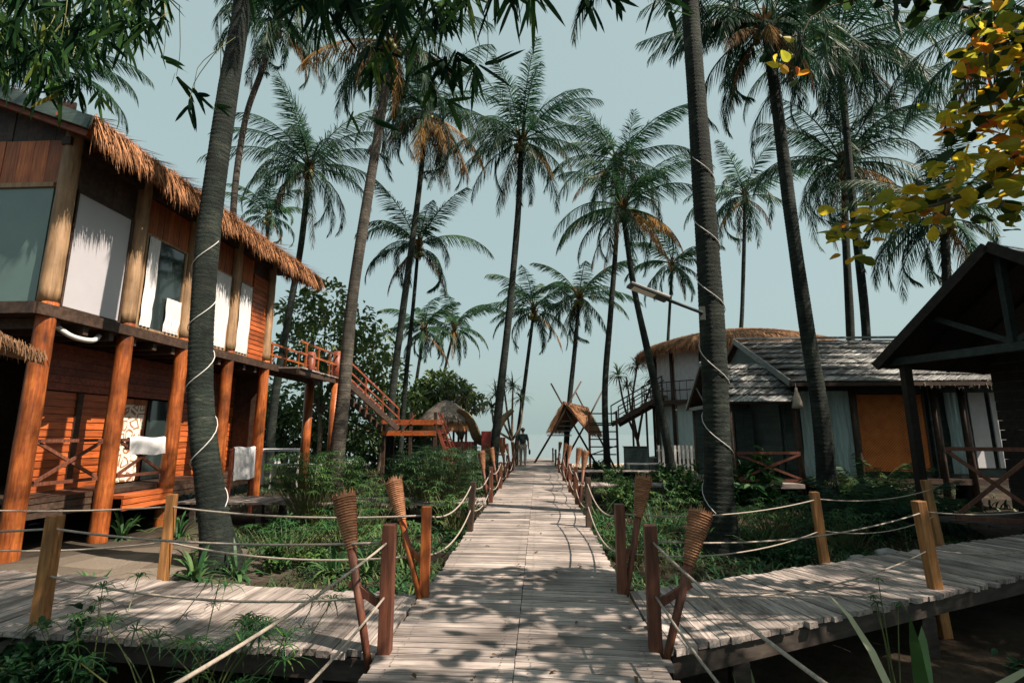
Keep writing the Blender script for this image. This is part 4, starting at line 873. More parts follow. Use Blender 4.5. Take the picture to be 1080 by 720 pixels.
def rope(pts, label, sag=.03, r=.009, mat='rope'):
    mb = MB(); mb.tube(catmull_rope(pts, sag), r, 7); o = mb.build('rope', M[mat], smooth=True); tag(o, label, 'rope', 'ropes strung between the walkway posts')
for z, nm, sg in ((.68, 'upper', .02), (.34, 'lower', .035)):
    rope([(-1.16, 1.05, z), (-1.03, 3.58, z)], f'{nm} rope running from the near left corner post towards the viewer', sg, .008)
    rope([(.93, 1.05, z), (.77, 3.70, z)], f'{nm} rope running from the near right corner post towards the viewer', sg, .008)
    rope([(-1.02, 4.80, z)]+[(-1.02, y, z-.04) for y in LY], f'{nm} rope along the left boardwalk edge beyond the crossing', .05, .009)
    rope([(.74, 4.98, z)]+[(.76, y, z-.04) for y in RY], f'{nm} rope along the right boardwalk edge beyond the crossing', .05, .009)
    rope([(-1.04, 3.62, z), (-3.77, 3.99, z), (-8.3, 4.55, z)], f'{nm} rope on the near side of the left walkway', sg)
    rope([(-1.04, 4.80, z), (-3.74, 5.24, z), (-8.0, 5.70, z)], f'{nm} rope on the far side of the left walkway', sg)
    rope([(.78, 3.74, z), (3.66, 5.27, z), (6.7, 6.75, z)], f'{nm} rope on the near side of the right walkway', sg+.01, .0065, 'rope')
    rope([(.76, 4.98, z), (3.17, 6.22, z), (5.25, 7.38, z)], f'{nm} rope on the far side of the right walkway', sg+.01, .0065, 'rope')
def torch(base, top, post, label, mats=('post_red', 'wicker'), cone=.36, r=.082, zb=.38):
    base = np.array(base, float); top = np.array(top, float); d = top-base; L = np.linalg.norm(d); t = d/L
    to = thing('bamboo_torch', label, 'torch', (base[0], base[1], 0), 'leaning bamboo torches by the boardwalk')
    p1 = top-t*cone; mb = MB(); mb.tube([base-t*.15, base+t*L*.3, p1+t*.05], [.024, .028, .034], 10); mb.build('pole', M[mats[0]], to, smooth=True)
    mb = MB(); m = 61; u = np.linspace(0, 1, m); rad = .036+(r-.036)*u**.85; rad = rad*(1+.10*((np.arange(m) % 3) == 1))
    mb.tube(p1+t*(u*cone)[:, None], rad, 14, tone=list(np.clip(.5+.35*np.sin(np.arange(m)*2.1)+rng.normal(0, .15, m), 0, 1)))
    hd = mb.build('wicker_head', M[mats[1]], to)
    mb = MB(); N = 40; a = np.linspace(0, 2*pi, N, endpoint=False); A = nrm(np.cross(t, [0, 1, 0])); Bv = np.cross(t, A)
    rp_ = A*np.cos(a)[:, None]+Bv*np.sin(a)[:, None]; mb.blades(top+rp_*(r*.93)-t*.02, t+rp_*.12+rng.normal(0, .05, (N, 3)), np.cross(rp_, t), rng.uniform(.03, .08, N), .012, 0, rng.uniform(.2, .9, N), 2)
    mb.build('split_ends', M[mats[1]], hd)
    if post is not None:
        q = base+t*(zb/t[2]); pq = np.array([post[0], post[1], zb-.12]); mb = MB(); mb.bar(q+nrm(q-pq)*.06, pq, .035, .045); mb.build('bracket', M[mats[0]], to)
torch(AY(387, 690, 3.55), AY(363, 524, 3.75), (-1.02, 3.62), 'dark leaning bamboo torch tied to the near left corner post', ('post_red', 'wicker'))
torch(AY(442, 628, 4.75), AY(415, 508, 4.95), (-1.02, 4.80), 'orange brown leaning bamboo torch tied to the far left corner post', ('varnish', 'wicker'))
torch(AY(704, 690, 3.66), AY(739, 541, 3.85), (.76, 3.74), 'red brown leaning bamboo torch tied to the near right corner post', ('post_red', 'wicker'))
torch(AY(661, 624, 4.95), AY(679, 505, 5.15), (.74, 4.98), 'pale brown leaning bamboo torch tied to the far right corner post', ('post_red', 'wicker'))
for k, y in enumerate(LY[1:6]): torch((-1.07, y-.1, 0), (-1.07-.16-.05*(k % 2), y+.1, 1.02), (-1.02, y), f'small leaning bamboo torch at the left edge post {ordn[k+1]} beyond the crossing')
for k, y in enumerate(RY[1:6]): torch((.82, y-.1, 0), (.98+.05*(k % 2), y+.1, 1.04), (.76, y), f'small leaning bamboo torch at the right edge post {ordn[k+1]} beyond the crossing')
# ------------------------------------------------------------------ coconut palms
def frond(mb, rg, base, az, e0, L, droop, nl, ll, lw, tone, hang=.5):
    m = 15; s = np.linspace(0, 1, m); pit = e0-droop*s**1.25; azz = az+rg.normal(0, .22)*s**2
    dv = np.stack([np.cos(pit)*np.cos(azz), np.cos(pit)*np.sin(azz), np.sin(pit)], 1)
    pts = base+np.vstack([[0, 0, 0], np.cumsum(dv[:-1]*L/(m-1), axis=0)])
    mb.tube(pts, np.linspace(.032, .006, m)*(L/3.8), 4, min(1, tone+.25), caps=False)
    st = np.repeat(np.linspace(.13, .995, nl), 2)+rg.normal(0, .003, 2*nl); st = np.clip(st, .1, 1); sg = np.tile([1., -1.], nl)
    P = np.stack([np.interp(st, s, pts[:, k]) for k in range(3)], 1); T = nrm(np.stack([np.interp(st, s, dv[:, k]) for k in range(3)], 1))
    horiz = np.stack([-np.sin(np.interp(st, s, azz)), np.cos(np.interp(st, s, azz)), 0*st], 1); N = nrm(np.cross(T, horiz)); N = N*np.sign(N[:, 2:3]+1e-6)
    fa = np.radians(34+34*st+rg.normal(0, 5, 2*nl))
    d = (horiz*sg[:, None])*np.cos(fa)[:, None]+T*np.sin(fa)[:, None]+N*(.10-.05*st)[:, None]+rg.normal(0, .06, (2*nl, 3))
    d = nrm(d)-UPV*(hang*.75+rg.uniform(-.05, .2, 2*nl))[:, None]
    l = ll*np.clip(np.sin(pi*(.10+.84*st)), .05, 1)**.6*rg.uniform(.8, 1.1, 2*nl)
    keep = rg.uniform(0, 1, 2*nl) > .05
    mb.blades(P[keep], d[keep], (T+rg.normal(0, .25, T.shape))[keep], l[keep], lw*rg.uniform(.8, 1.25, keep.sum()), .10+.35*hang*rg.uniform(.5, 1.4, keep.sum()), np.clip(tone+rg.normal(0, .09, keep.sum()), 0, 1), 3)
def palm(label, px, Y, Yc, r0, r1, rpx=None, L=None, nf=32, nl=84, seed=1, dry=1, mat='trunk', ring=.11, nuts=True, up=1., base_z=None, extra=None, lean=None, tone0=.42, boss=1.):
    rg = np.random.default_rng(seed)
    if Y > 12.2: r0, r1 = r0*.76, r1*.74
    n = len(px); Ys = np.linspace(Y, Yc, n); P = [AY(a, b, yy) for (a, b), yy in zip(px, Ys)]
    g = float(ground_z(P[0][0], Y))-.15 if base_z is None else base_z
    if P[0][2] > g: P = [np.array([P[0][0]-(P[1][0]-P[0][0])*.12, Y, g])]+P
    else: P[0][2] = g
    root = thing('coconut_palm', label, 'palm tree', (P[0][0], P[0][1], g+.1), 'coconut palms')
    Lt = sum(np.linalg.norm(np.subtract(b, a)) for a, b in zip(P[:-1], P[1:])); m = int(Lt/ring*3)
    c = spline(P, m); u = np.linspace(0, 1, m); rad = r1+(r0-r1)*(1-u)**1.4+r0*.95*np.exp(-u*Lt/.4)
    ph = np.arange(m) % 3; amp = .5+.5*np.sin(u*31+seed*2)*np.sin(u*13+seed); rad = rad*(1+np.where(ph == 0, .016, np.where(ph == 1, .008, -.014))*(.5+amp))*(1+.03*np.sin(u*9+seed)+.018*np.sin(u*27+seed*3))+rg.normal(0, .004, m)*rad
    tn = np.clip(np.where(ph == 2, .42, .53)+rg.normal(0, .08, m)*(.4+amp)+.10*np.sin(u*23+seed), 0, 1)
    mb = MB(); mb.tube(c, rad, 16, list(tn)); mb.build('trunk', M[mat], root, smooth=True)
    top = c[-1]; L = L or rpx*Yc/540*1.25; cm = MB(); dm = MB(); k0 = rg.uniform(0, 6); kd = rg.uniform(.82, 1.22); ke = rg.normal(0, 5); bend = rg.normal(0, .22)
    for i in range(nf):
        if rg.uniform() < .08: continue
        f = (i+.5)/nf; az = k0+i*2.39996+rg.normal(0, .25)
        e = R(76-106*f**.85+rg.normal(0, 9))*up; dr = R(62+60*f+rg.normal(0, 15))*kd; e = e+R(ke); az = az+bend*sin(az-1.9); LL = L*(.72+.33*sin(pi*min(1, .25+f*.75)))*rg.uniform(.88, 1.1)
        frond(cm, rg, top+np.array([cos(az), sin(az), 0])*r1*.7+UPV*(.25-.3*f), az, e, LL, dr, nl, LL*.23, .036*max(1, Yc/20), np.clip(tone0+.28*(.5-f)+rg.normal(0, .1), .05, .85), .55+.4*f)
    for i in range(dry):
        az = rg.uniform(0, 2*pi); frond(dm, rg, top+np.array([cos(az), sin(az), 0])*r1-UPV*.2, az, R(-35+rg.normal(0, 12)), L*rg.uniform(.6, .85), R(50), int(nl*.7), L*.2, .03*max(1, Yc/20), rg.uniform(.15, .8), 1.1)
    if extra:
        for (az, e, dr, lm, kind) in extra: frond(dm if kind == 'dry' else cm, rg, top, az, R(e), L*lm, R(dr), nl, L*.26, .036*max(1, Yc/20), .9 if kind == 'dry' else tone0, .9)
    cr = cm.build('crown', M['palm'], root)
    if dry or extra and any(q[4] == 'dry' for q in extra): dm.build('dry_fronds', M['palmdry'], cr)
    bm = MB(); N = 70; a = rg.uniform(0, 2*pi, N); zz = rg.uniform(-.7, .35, N)*boss
    bm.blades(top+np.stack([np.cos(a)*r1*.95, np.sin(a)*r1*.95, zz], 1), np.stack([np.cos(a)*.45, np.sin(a)*.45, .9+0*a], 1), np.stack([-np.sin(a), np.cos(a), 0*a], 1), rg.uniform(.3, .6, N), .12, .1, rg.uniform(0, .7, N), 3); bm.build('leaf_bases', M['palmdry'], cr)
    if nuts:
        nm = MB()
        for i in range(rg.integers(5, 11)):
            az = rg.uniform(0, 2*pi); nm.ball(top+np.array([cos(az)*(r1+.14), sin(az)*(r1+.14), -.18-rg.uniform(0, .3)]), (.11, .11, .14), 8, 6, rg.uniform(0, 1))
        nm.build('coconuts', M['coconut'], cr, smooth=True)
    return root, c, rad
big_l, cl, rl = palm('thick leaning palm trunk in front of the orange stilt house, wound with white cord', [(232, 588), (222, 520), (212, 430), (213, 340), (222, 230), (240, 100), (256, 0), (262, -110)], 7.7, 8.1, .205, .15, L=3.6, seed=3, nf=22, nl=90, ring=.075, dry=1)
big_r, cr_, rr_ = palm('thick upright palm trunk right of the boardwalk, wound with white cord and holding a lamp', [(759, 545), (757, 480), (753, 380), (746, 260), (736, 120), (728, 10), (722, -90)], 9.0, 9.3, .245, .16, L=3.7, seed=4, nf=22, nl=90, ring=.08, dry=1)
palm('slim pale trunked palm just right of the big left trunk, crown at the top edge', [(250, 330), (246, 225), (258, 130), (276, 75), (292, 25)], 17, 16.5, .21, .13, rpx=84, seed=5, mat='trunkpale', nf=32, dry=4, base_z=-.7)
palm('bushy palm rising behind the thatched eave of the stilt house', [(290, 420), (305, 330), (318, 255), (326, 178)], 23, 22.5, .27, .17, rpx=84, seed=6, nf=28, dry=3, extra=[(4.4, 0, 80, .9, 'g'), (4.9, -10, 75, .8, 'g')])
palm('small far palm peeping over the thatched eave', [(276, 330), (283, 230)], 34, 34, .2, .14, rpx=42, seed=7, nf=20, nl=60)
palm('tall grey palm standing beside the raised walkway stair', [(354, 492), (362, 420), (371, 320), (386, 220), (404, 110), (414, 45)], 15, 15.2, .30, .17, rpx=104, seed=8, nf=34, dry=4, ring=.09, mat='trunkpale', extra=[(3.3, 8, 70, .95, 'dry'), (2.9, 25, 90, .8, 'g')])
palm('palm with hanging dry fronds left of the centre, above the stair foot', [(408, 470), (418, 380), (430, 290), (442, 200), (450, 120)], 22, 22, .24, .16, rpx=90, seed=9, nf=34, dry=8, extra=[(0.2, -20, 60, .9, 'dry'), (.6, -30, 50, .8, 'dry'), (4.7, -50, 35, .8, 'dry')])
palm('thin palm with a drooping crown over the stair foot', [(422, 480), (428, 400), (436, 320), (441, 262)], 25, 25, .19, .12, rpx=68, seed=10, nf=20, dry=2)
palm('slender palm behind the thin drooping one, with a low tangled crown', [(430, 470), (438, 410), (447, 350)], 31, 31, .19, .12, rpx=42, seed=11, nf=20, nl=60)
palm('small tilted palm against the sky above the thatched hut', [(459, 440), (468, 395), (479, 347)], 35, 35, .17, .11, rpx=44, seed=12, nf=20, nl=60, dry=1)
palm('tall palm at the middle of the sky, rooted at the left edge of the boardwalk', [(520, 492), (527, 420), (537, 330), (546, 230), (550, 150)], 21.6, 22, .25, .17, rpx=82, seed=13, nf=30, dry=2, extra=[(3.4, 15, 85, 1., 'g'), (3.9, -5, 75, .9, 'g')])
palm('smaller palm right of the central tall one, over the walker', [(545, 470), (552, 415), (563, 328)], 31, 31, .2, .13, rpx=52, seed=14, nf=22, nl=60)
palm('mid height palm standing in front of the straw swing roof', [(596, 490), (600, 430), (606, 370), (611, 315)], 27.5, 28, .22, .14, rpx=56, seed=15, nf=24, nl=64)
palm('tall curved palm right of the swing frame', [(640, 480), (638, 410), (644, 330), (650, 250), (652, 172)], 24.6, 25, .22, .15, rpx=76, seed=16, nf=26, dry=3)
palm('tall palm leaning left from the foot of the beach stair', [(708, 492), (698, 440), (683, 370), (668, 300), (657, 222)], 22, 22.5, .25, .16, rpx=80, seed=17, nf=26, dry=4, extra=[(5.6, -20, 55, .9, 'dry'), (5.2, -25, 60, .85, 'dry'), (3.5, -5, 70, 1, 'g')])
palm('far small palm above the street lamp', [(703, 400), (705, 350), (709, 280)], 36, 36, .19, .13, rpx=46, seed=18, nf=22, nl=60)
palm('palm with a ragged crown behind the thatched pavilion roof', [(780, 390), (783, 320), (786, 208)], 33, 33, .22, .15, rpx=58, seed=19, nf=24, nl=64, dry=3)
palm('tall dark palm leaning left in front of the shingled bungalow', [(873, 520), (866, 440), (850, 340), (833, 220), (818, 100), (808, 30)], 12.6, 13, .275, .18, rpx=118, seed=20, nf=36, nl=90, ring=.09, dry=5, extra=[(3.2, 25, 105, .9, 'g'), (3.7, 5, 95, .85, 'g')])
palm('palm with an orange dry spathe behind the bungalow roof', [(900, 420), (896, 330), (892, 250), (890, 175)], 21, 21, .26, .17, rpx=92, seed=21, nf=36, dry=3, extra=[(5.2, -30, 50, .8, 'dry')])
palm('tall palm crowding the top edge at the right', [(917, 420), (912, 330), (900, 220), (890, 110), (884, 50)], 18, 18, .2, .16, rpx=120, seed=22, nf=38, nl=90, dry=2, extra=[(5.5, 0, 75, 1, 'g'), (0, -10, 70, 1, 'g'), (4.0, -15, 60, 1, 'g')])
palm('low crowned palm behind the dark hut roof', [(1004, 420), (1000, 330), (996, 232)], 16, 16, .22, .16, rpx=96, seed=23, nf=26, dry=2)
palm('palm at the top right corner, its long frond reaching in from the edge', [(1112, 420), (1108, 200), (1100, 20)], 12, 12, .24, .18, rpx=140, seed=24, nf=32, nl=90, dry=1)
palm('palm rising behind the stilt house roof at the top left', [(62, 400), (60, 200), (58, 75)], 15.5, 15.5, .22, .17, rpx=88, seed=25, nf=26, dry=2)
# unseen palms placed right of the view so their crowns throw broken shade
def palm_w(label, x, y, h, L, seed, lean=(0, 0), nf=22):
    rg = np.random.default_rng(seed)
    def inv(p): q = PX(p); return q
    root = thing('coconut_palm', label, 'palm tree', (x, y, -.5), 'coconut palms')
    P = spline([(x, y, -.7), (x+lean[0]*.3, y+lean[1]*.3, h*.5), (x+lean[0], y+lean[1], h)], 90); mb = MB(); mb.tube(P, np.linspace(.24, .15, 90)*(1+.03*(np.arange(90) % 2)), 12, list(np.tile([.3, .6], 45))); mb.build('trunk', M['trunk'], root, smooth=True)
    cm = MB(); top = P[-1]
    for i in range(nf):
        f = (i+.5)/nf; az = i*2.4+rg.normal(0, .25); frond(cm, rg, top, az, R(75-100*f), L*rg.uniform(.85, 1.1), R(45+55*f), 70, L*.24, .055, rg.uniform(.2, .6), .7)
    cm.build('crown', M['palm'], root)
palm_w('palm standing just beyond the right side of the view', 14.2, 1.6, 9.5, 4.0, 31, (-1.2, -.3))
palm_w('tall palm behind the viewer on the right', 8.8, -3.2, 10.5, 4.0, 32, (.6, .5))
palm_w('palm beyond the dark hut outside the right edge', 14.5, 4.6, 11.5, 4.2, 33, (-.5, 0))

# white cord wound round the two thick trunks, and the lamp
def helix(label, c, rad, z0, z1, pitch, ph, hand=1, r=.011):
    zs = c[:, 2]; Z = np.linspace(z0, z1, int((z1-z0)/pitch*36)+12)
    X = np.interp(Z, zs, c[:, 0]); Yv = np.interp(Z, zs, c[:, 1]); Rr_ = np.interp(Z, zs, rad)*1.03+r
    a = ph+hand*2*pi*(Z-z0)/pitch+.25*np.sin(Z*2.1)
    mb = MB(); mb.tube(np.stack([X+Rr_*np.cos(a), Yv+Rr_*np.sin(a), Z+.06*np.sin(a*1.0)], 1), r, 6); o = mb.build('cord', M['cord'], smooth=True); tag(o, label, 'cord', 'white cords wound round palm trunks')
helix('white cord spiralling round the leaning left palm trunk', cl, rl, .35, 4.6, 1.05, -.3, 1, .008)
helix('white cord spiralling round the upright right palm trunk', cr_, rr_, .2, 6.6, 1.25, -2.2, -1, .008)
lp = thing('street_lamp', 'flat grey lamp head on a short arm fixed to the thick right palm trunk', 'lamp', AY(741, 328, 9))
pa, pb, pc_ = AY(741, 330, 8.86), AY(704, 316, 8.7), AY(663, 300, 8.6)
mb = MB(); mb.tube([pa, (pa+pb)/2, pb], .03, 8); mb.build('arm', M['tealblack'], lp, smooth=True)
mb = MB(); mb.bar(pa-UPV*.12+[0, .02, 0], pa+UPV*.12+[0, .02, 0], .1, .04); mb.build('bracket', M['metal'], lp)
d = nrm(pc_-pb); s_ = nrm(np.cross(d, UPV)); n_ = np.cross(s_, d); mb = MB(); mm_ = (pb+pc_)/2
mb.obox(mm_, d*np.linalg.norm(pc_-pb)/2, s_*.13, n_*.03); mb.obox(pb+d*.12+n_*.045, d*.14, s_*.08, n_*.02); hd = mb.build('lamp_head', M['metal'], lp, bevel=.015)
mb = MB(); mb.obox(mm_+d*.08-n_*.034, d*.2, s_*.10, n_*.004); mb.build('lens', M['lens'], hd)

# ------------------------------------------------------------------ broad-leaved trees and screw pines behind
def leaf_cloud(mb, rg, centres, radii, n, size, tonelo=.1, tonehi=.8):
    centres = np.array(centres, float); radii = np.array(radii, float); w = radii**2; k = rg.choice(len(radii), n, p=w/w.sum())
    dr = ribbon_dir(rg, n); q = radii[k]*rg.uniform(.35, 1.05, n)**.6; lump = 1+.18*np.sin(dr[:, 0]*7+k)*np.cos(dr[:, 2]*6+k*2)
    p = centres[k]+dr*(q*lump)[:, None]*np.array([1, 1, .85]); d = nrm(dr+rg.normal(0, .7, (n, 3))-[0, 0, .35]); no = nrm(rg.normal(0, .6, (n, 3))+UPV)
    s = size*rg.uniform(.6, 1.3, n); mb.leaves(p, d, no, s, s*.5, np.clip(rg.uniform(tonelo, tonehi, n)+.12*np.sin(k*3.), 0, 1))
def leafy_tree(label, x, y, blobs, n, size, seed, h0=None, cat='tree', name='broadleaf_tree', mat='tree', tr=.14, lo=.3, hi=1.):
    rg = np.random.default_rng(seed); g = float(ground_z(x, y)); root = thing(name, label, cat, (x, y, g))
    c = np.array([b[:3] for b in blobs], float); r = np.array([b[3] for b in blobs]); mb = MB(); hub = np.array([x, y, g+.45*(c[:, 2].mean()-g)])
    mb.tube(spline([(x, y, g-.2), (x+.1, y, (g+hub[2])/2), hub], 10), np.linspace(tr, tr*.7, 10), 10)
    for q in c: mb.tube(spline([hub, (hub+q)/2+rg.normal(0, .12, 3), q], 8), np.linspace(tr*.6, tr*.15, 8), 7)
    mb.build('trunk', M['bark'], root, smooth=True); cm = MB(); leaf_cloud(cm, rg, c, r, n, size, lo, hi); cm.build('crown', M[mat], root)
def blobs_px(lst): return [(*AY(a, b, Y), r*Y/540) for a, b, Y, r in lst]
leafy_tree('dense round green tree behind the log posts of the raised walkway', *AY(335, 470, 25)[:2], blobs_px([(318, 330, 25, 26), (345, 318, 25.5, 30), (375, 345, 25, 28), (345, 365, 24.5, 34), (310, 370, 25, 26), (385, 380, 25, 28), (350, 400, 25, 30)]), 2300, .34, 41, lo=.55)
leafy_tree('darker tree crowding the stair between the log posts and the tall grey palm', *AY(400, 470, 28)[:2], blobs_px([(392, 360, 28, 24), (405, 395, 28, 28), (385, 415, 27, 30), (425, 425, 28, 26), (300, 420, 27, 30), (330, 440, 26, 28)]), 1900, .34, 42, lo=.5, hi=1.)
leafy_tree('low dark tree in the shade under the raised walkway', *AY(300, 480, 27)[:2], blobs_px([(285, 440, 27, 26), (310, 450, 27, 26), (345, 452, 27, 30), (380, 455, 26, 28), (270, 425, 29, 26)]), 2600, .3, 43, lo=.2, hi=.8)
leafy_tree('green scrub tree behind the round thatched hut', *AY(470, 455, 31)[:2], blobs_px([(462, 408, 31, 20), (482, 415, 31, 18), (450, 418, 31, 18), (500, 425, 31, 12)]), 1500, .36, 44, lo=.6)
leafy_tree('dark scrub beyond the stair foot, left of the hut', *AY(425, 465, 33)[:2], blobs_px([(430, 435, 33, 24), (412, 445, 33, 22), (448, 450, 33, 20)]), 2200, .36, 45, lo=.3, hi=.9)
def screw_pine(label, x, y, heads, n=46, L=1.0, seed=1):
    rg = np.random.default_rng(seed); g = float(ground_z(x, y)); root = thing('screw_pine', label, 'tree', (x, y, g), 'screw pines near the beach'); hub = np.array([x, y, g+1.6]); mb = MB()
    mb.tube(spline([(x, y, g-.2), (x+.08, y, g+.8), hub], 8), np.linspace(.1, .08, 8), 8); cm = MB()
    for q in heads:
        q = np.array(q, float); mb.tube(spline([hub, (hub+q)/2+rg.normal(0, .15, 3)-UPV*.1, q], 8), np.linspace(.07, .045, 8), 7)
        d = ribbon_dir(rg, n, -.35, 1); cm.blades(q+d*.05, d, np.cross(d, UPV)+1e-3, rg.uniform(.7, 1.15, n)*L, .075, rg.uniform(.6, 1.3, n), rg.uniform(.1, .9, n), 3)
    mb.build('trunk', M['bark'], root, smooth=True); cm.build('crown', M['fan'], root)
screw_pine('screw pine with spiky tufts behind the central palm trunk', *AY(540, 470, 28)[:2], [AY(523, 416, 28), AY(541, 408, 28), AY(519, 431, 28), AY(549, 420, 28.5), AY(531, 404, 28.5)], 44, .9, 51)
screw_pine('screw pine with spiky tufts above the beach stair', *AY(672, 455, 27)[:2], [AY(652, 396, 27), AY(672, 386, 27), AY(690, 398, 26.5), AY(662, 408, 27.5)], 50, .95, 52)
screw_pine('broad screw pine thicket rising behind the straw hut roof', *AY(487, 455, 29)[:2], [AY(480, 412, 29), AY(492, 418, 29), AY(470, 405, 29.5), AY(500, 430, 28.5), AY(462, 416, 29)], 50, 1.0, 53)

# ------------------------------------------------------------------ garden plants
def strap_plant(label, x, y, n=22, L=.55, w=.05, seed=0, mat='strap', z=None, emin=.25, name='spider_lily', cat='plant', up=.9, droop=1.1, group=None, lo=.1, hi=.9):
    rg = np.random.default_rng(seed+500); g = float(ground_z(x, y)) if z is None else z; mb = MB(); a = rg.uniform(0, 2*pi, n); e = rg.uniform(emin, 1.0, n)*up
    d = np.stack([np.cos(a)*(1.05-e), np.sin(a)*(1.05-e), e+.15], 1); p = np.stack([x+.04*np.cos(a), y+.04*np.sin(a), g-.03+0*a], 1)
    mb.blades(p, d, np.stack([-np.sin(a), np.cos(a), 0*a], 1), rg.uniform(.65, 1.15, n)*L, w*rg.uniform(.7, 1.2, n), droop*rg.uniform(.5, 1.4, n), rg.uniform(lo, hi, n), 6)
    o = mb.build(name, M[mat]); tag(o, label, cat, group); return o
def papyrus(label, x, y, n=60, h=.9, r=.35, seed=0, rays=16, rl=.22, mat='shrubbright', z=None, name='papyrus_plant', rw=.012):
    rg = np.random.default_rng(seed+900); g = float(ground_z(x, y)) if z is None else z; root = thing(name, label, 'plant', (x, y, g)); sm = MB(); lm = MB()
    for i in range(n):
        a = rg.uniform(0, 2*pi); q = r*rg.uniform(0, 1)**.5; b = np.array([x+q*cos(a)*.5, y+q*sin(a)*.5, g-.03]); hh = h*rg.uniform(.55, 1.1)
        t = b+np.array([cos(a)*q*1.2, sin(a)*q*1.2, hh])+rg.normal(0, .05, 3); mid = (b+t)/2+UPV*.08*hh
        sm.tube([b, mid, t], [.006, .005, .003], 4, rg.uniform(.2, .8), caps=False); aa = np.linspace(0, 2*pi, rays, endpoint=False)+rg.uniform(0, 1); up = rg.uniform(.1, .7)
        d = np.stack([np.cos(aa), np.sin(aa), up+rg.normal(0, .15, rays)], 1); lm.blades(np.tile(t, (rays, 1)), d, np.stack([-np.sin(aa), np.cos(aa), 0*aa], 1), rg.uniform(.6, 1.2, rays)*rl, rw, 1.1, np.clip(rg.normal(.5, .2, rays), 0, 1), 3)
    sm.build('stems', M['stem'], root); lm.build('leaves', M[mat], root); return root
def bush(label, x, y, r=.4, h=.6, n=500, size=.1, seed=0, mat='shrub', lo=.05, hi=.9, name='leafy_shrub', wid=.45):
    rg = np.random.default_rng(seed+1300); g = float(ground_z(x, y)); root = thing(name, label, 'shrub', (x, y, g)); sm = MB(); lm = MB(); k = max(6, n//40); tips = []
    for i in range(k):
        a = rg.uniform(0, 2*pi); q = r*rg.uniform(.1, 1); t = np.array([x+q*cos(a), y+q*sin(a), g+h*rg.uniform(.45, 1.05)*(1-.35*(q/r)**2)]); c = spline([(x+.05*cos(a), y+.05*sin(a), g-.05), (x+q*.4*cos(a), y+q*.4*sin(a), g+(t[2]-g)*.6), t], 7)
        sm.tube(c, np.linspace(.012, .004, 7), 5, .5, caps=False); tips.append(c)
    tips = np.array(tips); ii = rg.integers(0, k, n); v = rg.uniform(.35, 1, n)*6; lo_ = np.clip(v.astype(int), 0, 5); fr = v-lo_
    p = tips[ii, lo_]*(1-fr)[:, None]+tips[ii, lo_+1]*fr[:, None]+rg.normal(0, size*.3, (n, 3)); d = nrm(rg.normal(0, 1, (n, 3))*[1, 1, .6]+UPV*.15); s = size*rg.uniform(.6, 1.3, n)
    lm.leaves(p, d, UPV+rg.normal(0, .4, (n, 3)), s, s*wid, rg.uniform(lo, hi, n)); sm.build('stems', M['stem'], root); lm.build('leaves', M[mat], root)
def cycad(label, x, y, nf=16, L=1.0, seed=0, nl=26, mat='palm', tone=.5, z=None):
    rg = np.random.default_rng(seed+1700); g = float(ground_z(x, y)) if z is None else z; mb = MB()
    for i in range(nf): frond(mb, rg, np.array([x, y, g+.05]), i*2.4+rg.normal(0, .2), R(80-55*i/nf), L*rg.uniform(.8, 1.15), R(60+25*i/nf), nl, L*.24, .022, np.clip(tone+rg.normal(0, .12), 0, 1), .5)
    o = mb.build('feather_palm', M[mat]); tag(o, label, 'plant'); return o
def at(px, py, z=-.5): q = GZ(px, py, z); return float(q[0]), float(q[1])
papyrus('tall bright papyrus clump in the left garden, next to the porch path', *at(330, 552), n=230, h=1.35, r=.6, seed=1, rw=.02)
papyrus('loose papyrus clump just left of the far left corner torch', *at(392, 556), n=60, h=.95, r=.45, seed=2, rw=.018)
papyrus('dark thick papyrus clump between the far left corner post and the boardwalk posts', *at(462, 548), n=260, h=1.4, r=.62, seed=3, rw=.02, mat='papyrusdark')
papyrus('papyrus clump farther back on the left beside the boardwalk edge', *at(482, 520), n=220, h=1.5, r=.8, seed=4, rw=.02, mat='papyrusdark')
papyrus('umbrella sedge rising at the bottom left in front of the left walkway', *at(195, 765), n=17, h=.8, r=.5, seed=5, rays=14, rl=.22, mat='shrub')
papyrus('thin umbrella sedge near the yellow brown post at the lower left corner', *at(95, 750), n=8, h=.78, r=.4, seed=6, rays=14, rl=.18, mat='shrub')
papyrus('pale umbrella sedge in front of the left walkway, right of the denser one', *at(262, 755), n=11, h=.66, r=.35, seed=7, rays=16, rl=.22, mat='shrub')
for k, (px, py, L, lab) in enumerate([(206, 612, .42, 'spider lily at the foot of the slender far side post'), (250, 606, .4, 'spider lily against the roots of the leaning left palm'), (128, 566, .5, 'spider lily between the second and third stilts of the orange house'), (188, 570, .5, 'spider lily left of the leaning palm trunk, by the third stilt'), (352, 602, .45, 'spider lily beside the near left torch head'), (390, 606, .45, 'spider lily between the two left torches'), (100, 620, .3, 'small spider lily on the bare sand by the left walkway'), (428, 600, .4, 'spider lily tucked behind the far left corner torch')]):
    strap_plant(lab, *at(px, py), n=30, L=L*1.25, w=.045, seed=k, lo=.25, hi=1.)
bush('small bright shrub beside the roots of the leaning left palm', *at(285, 598), r=.35, h=.5, n=420, size=.09, seed=1, lo=.4, hi=1.)
bush('yellowish low shrub in the middle of the left garden', *at(335, 590), r=.45, h=.32, n=420, size=.08, seed=2, lo=.5, hi=1.)
bush('dark low shrub behind the left walkway near the boardwalk', *at(405, 585), r=.5, h=.45, n=420, size=.09, seed=3, hi=.6)
bush('low shrub under the edge of the porch path', *at(300, 560), r=.5, h=.4, n=420, size=.09, seed=4, hi=.7)
bush('round shrub at the far end of the left garden by the stair foot', *at(450, 512), r=.9, h=1.5, n=1100, size=.14, seed=5, hi=.8)
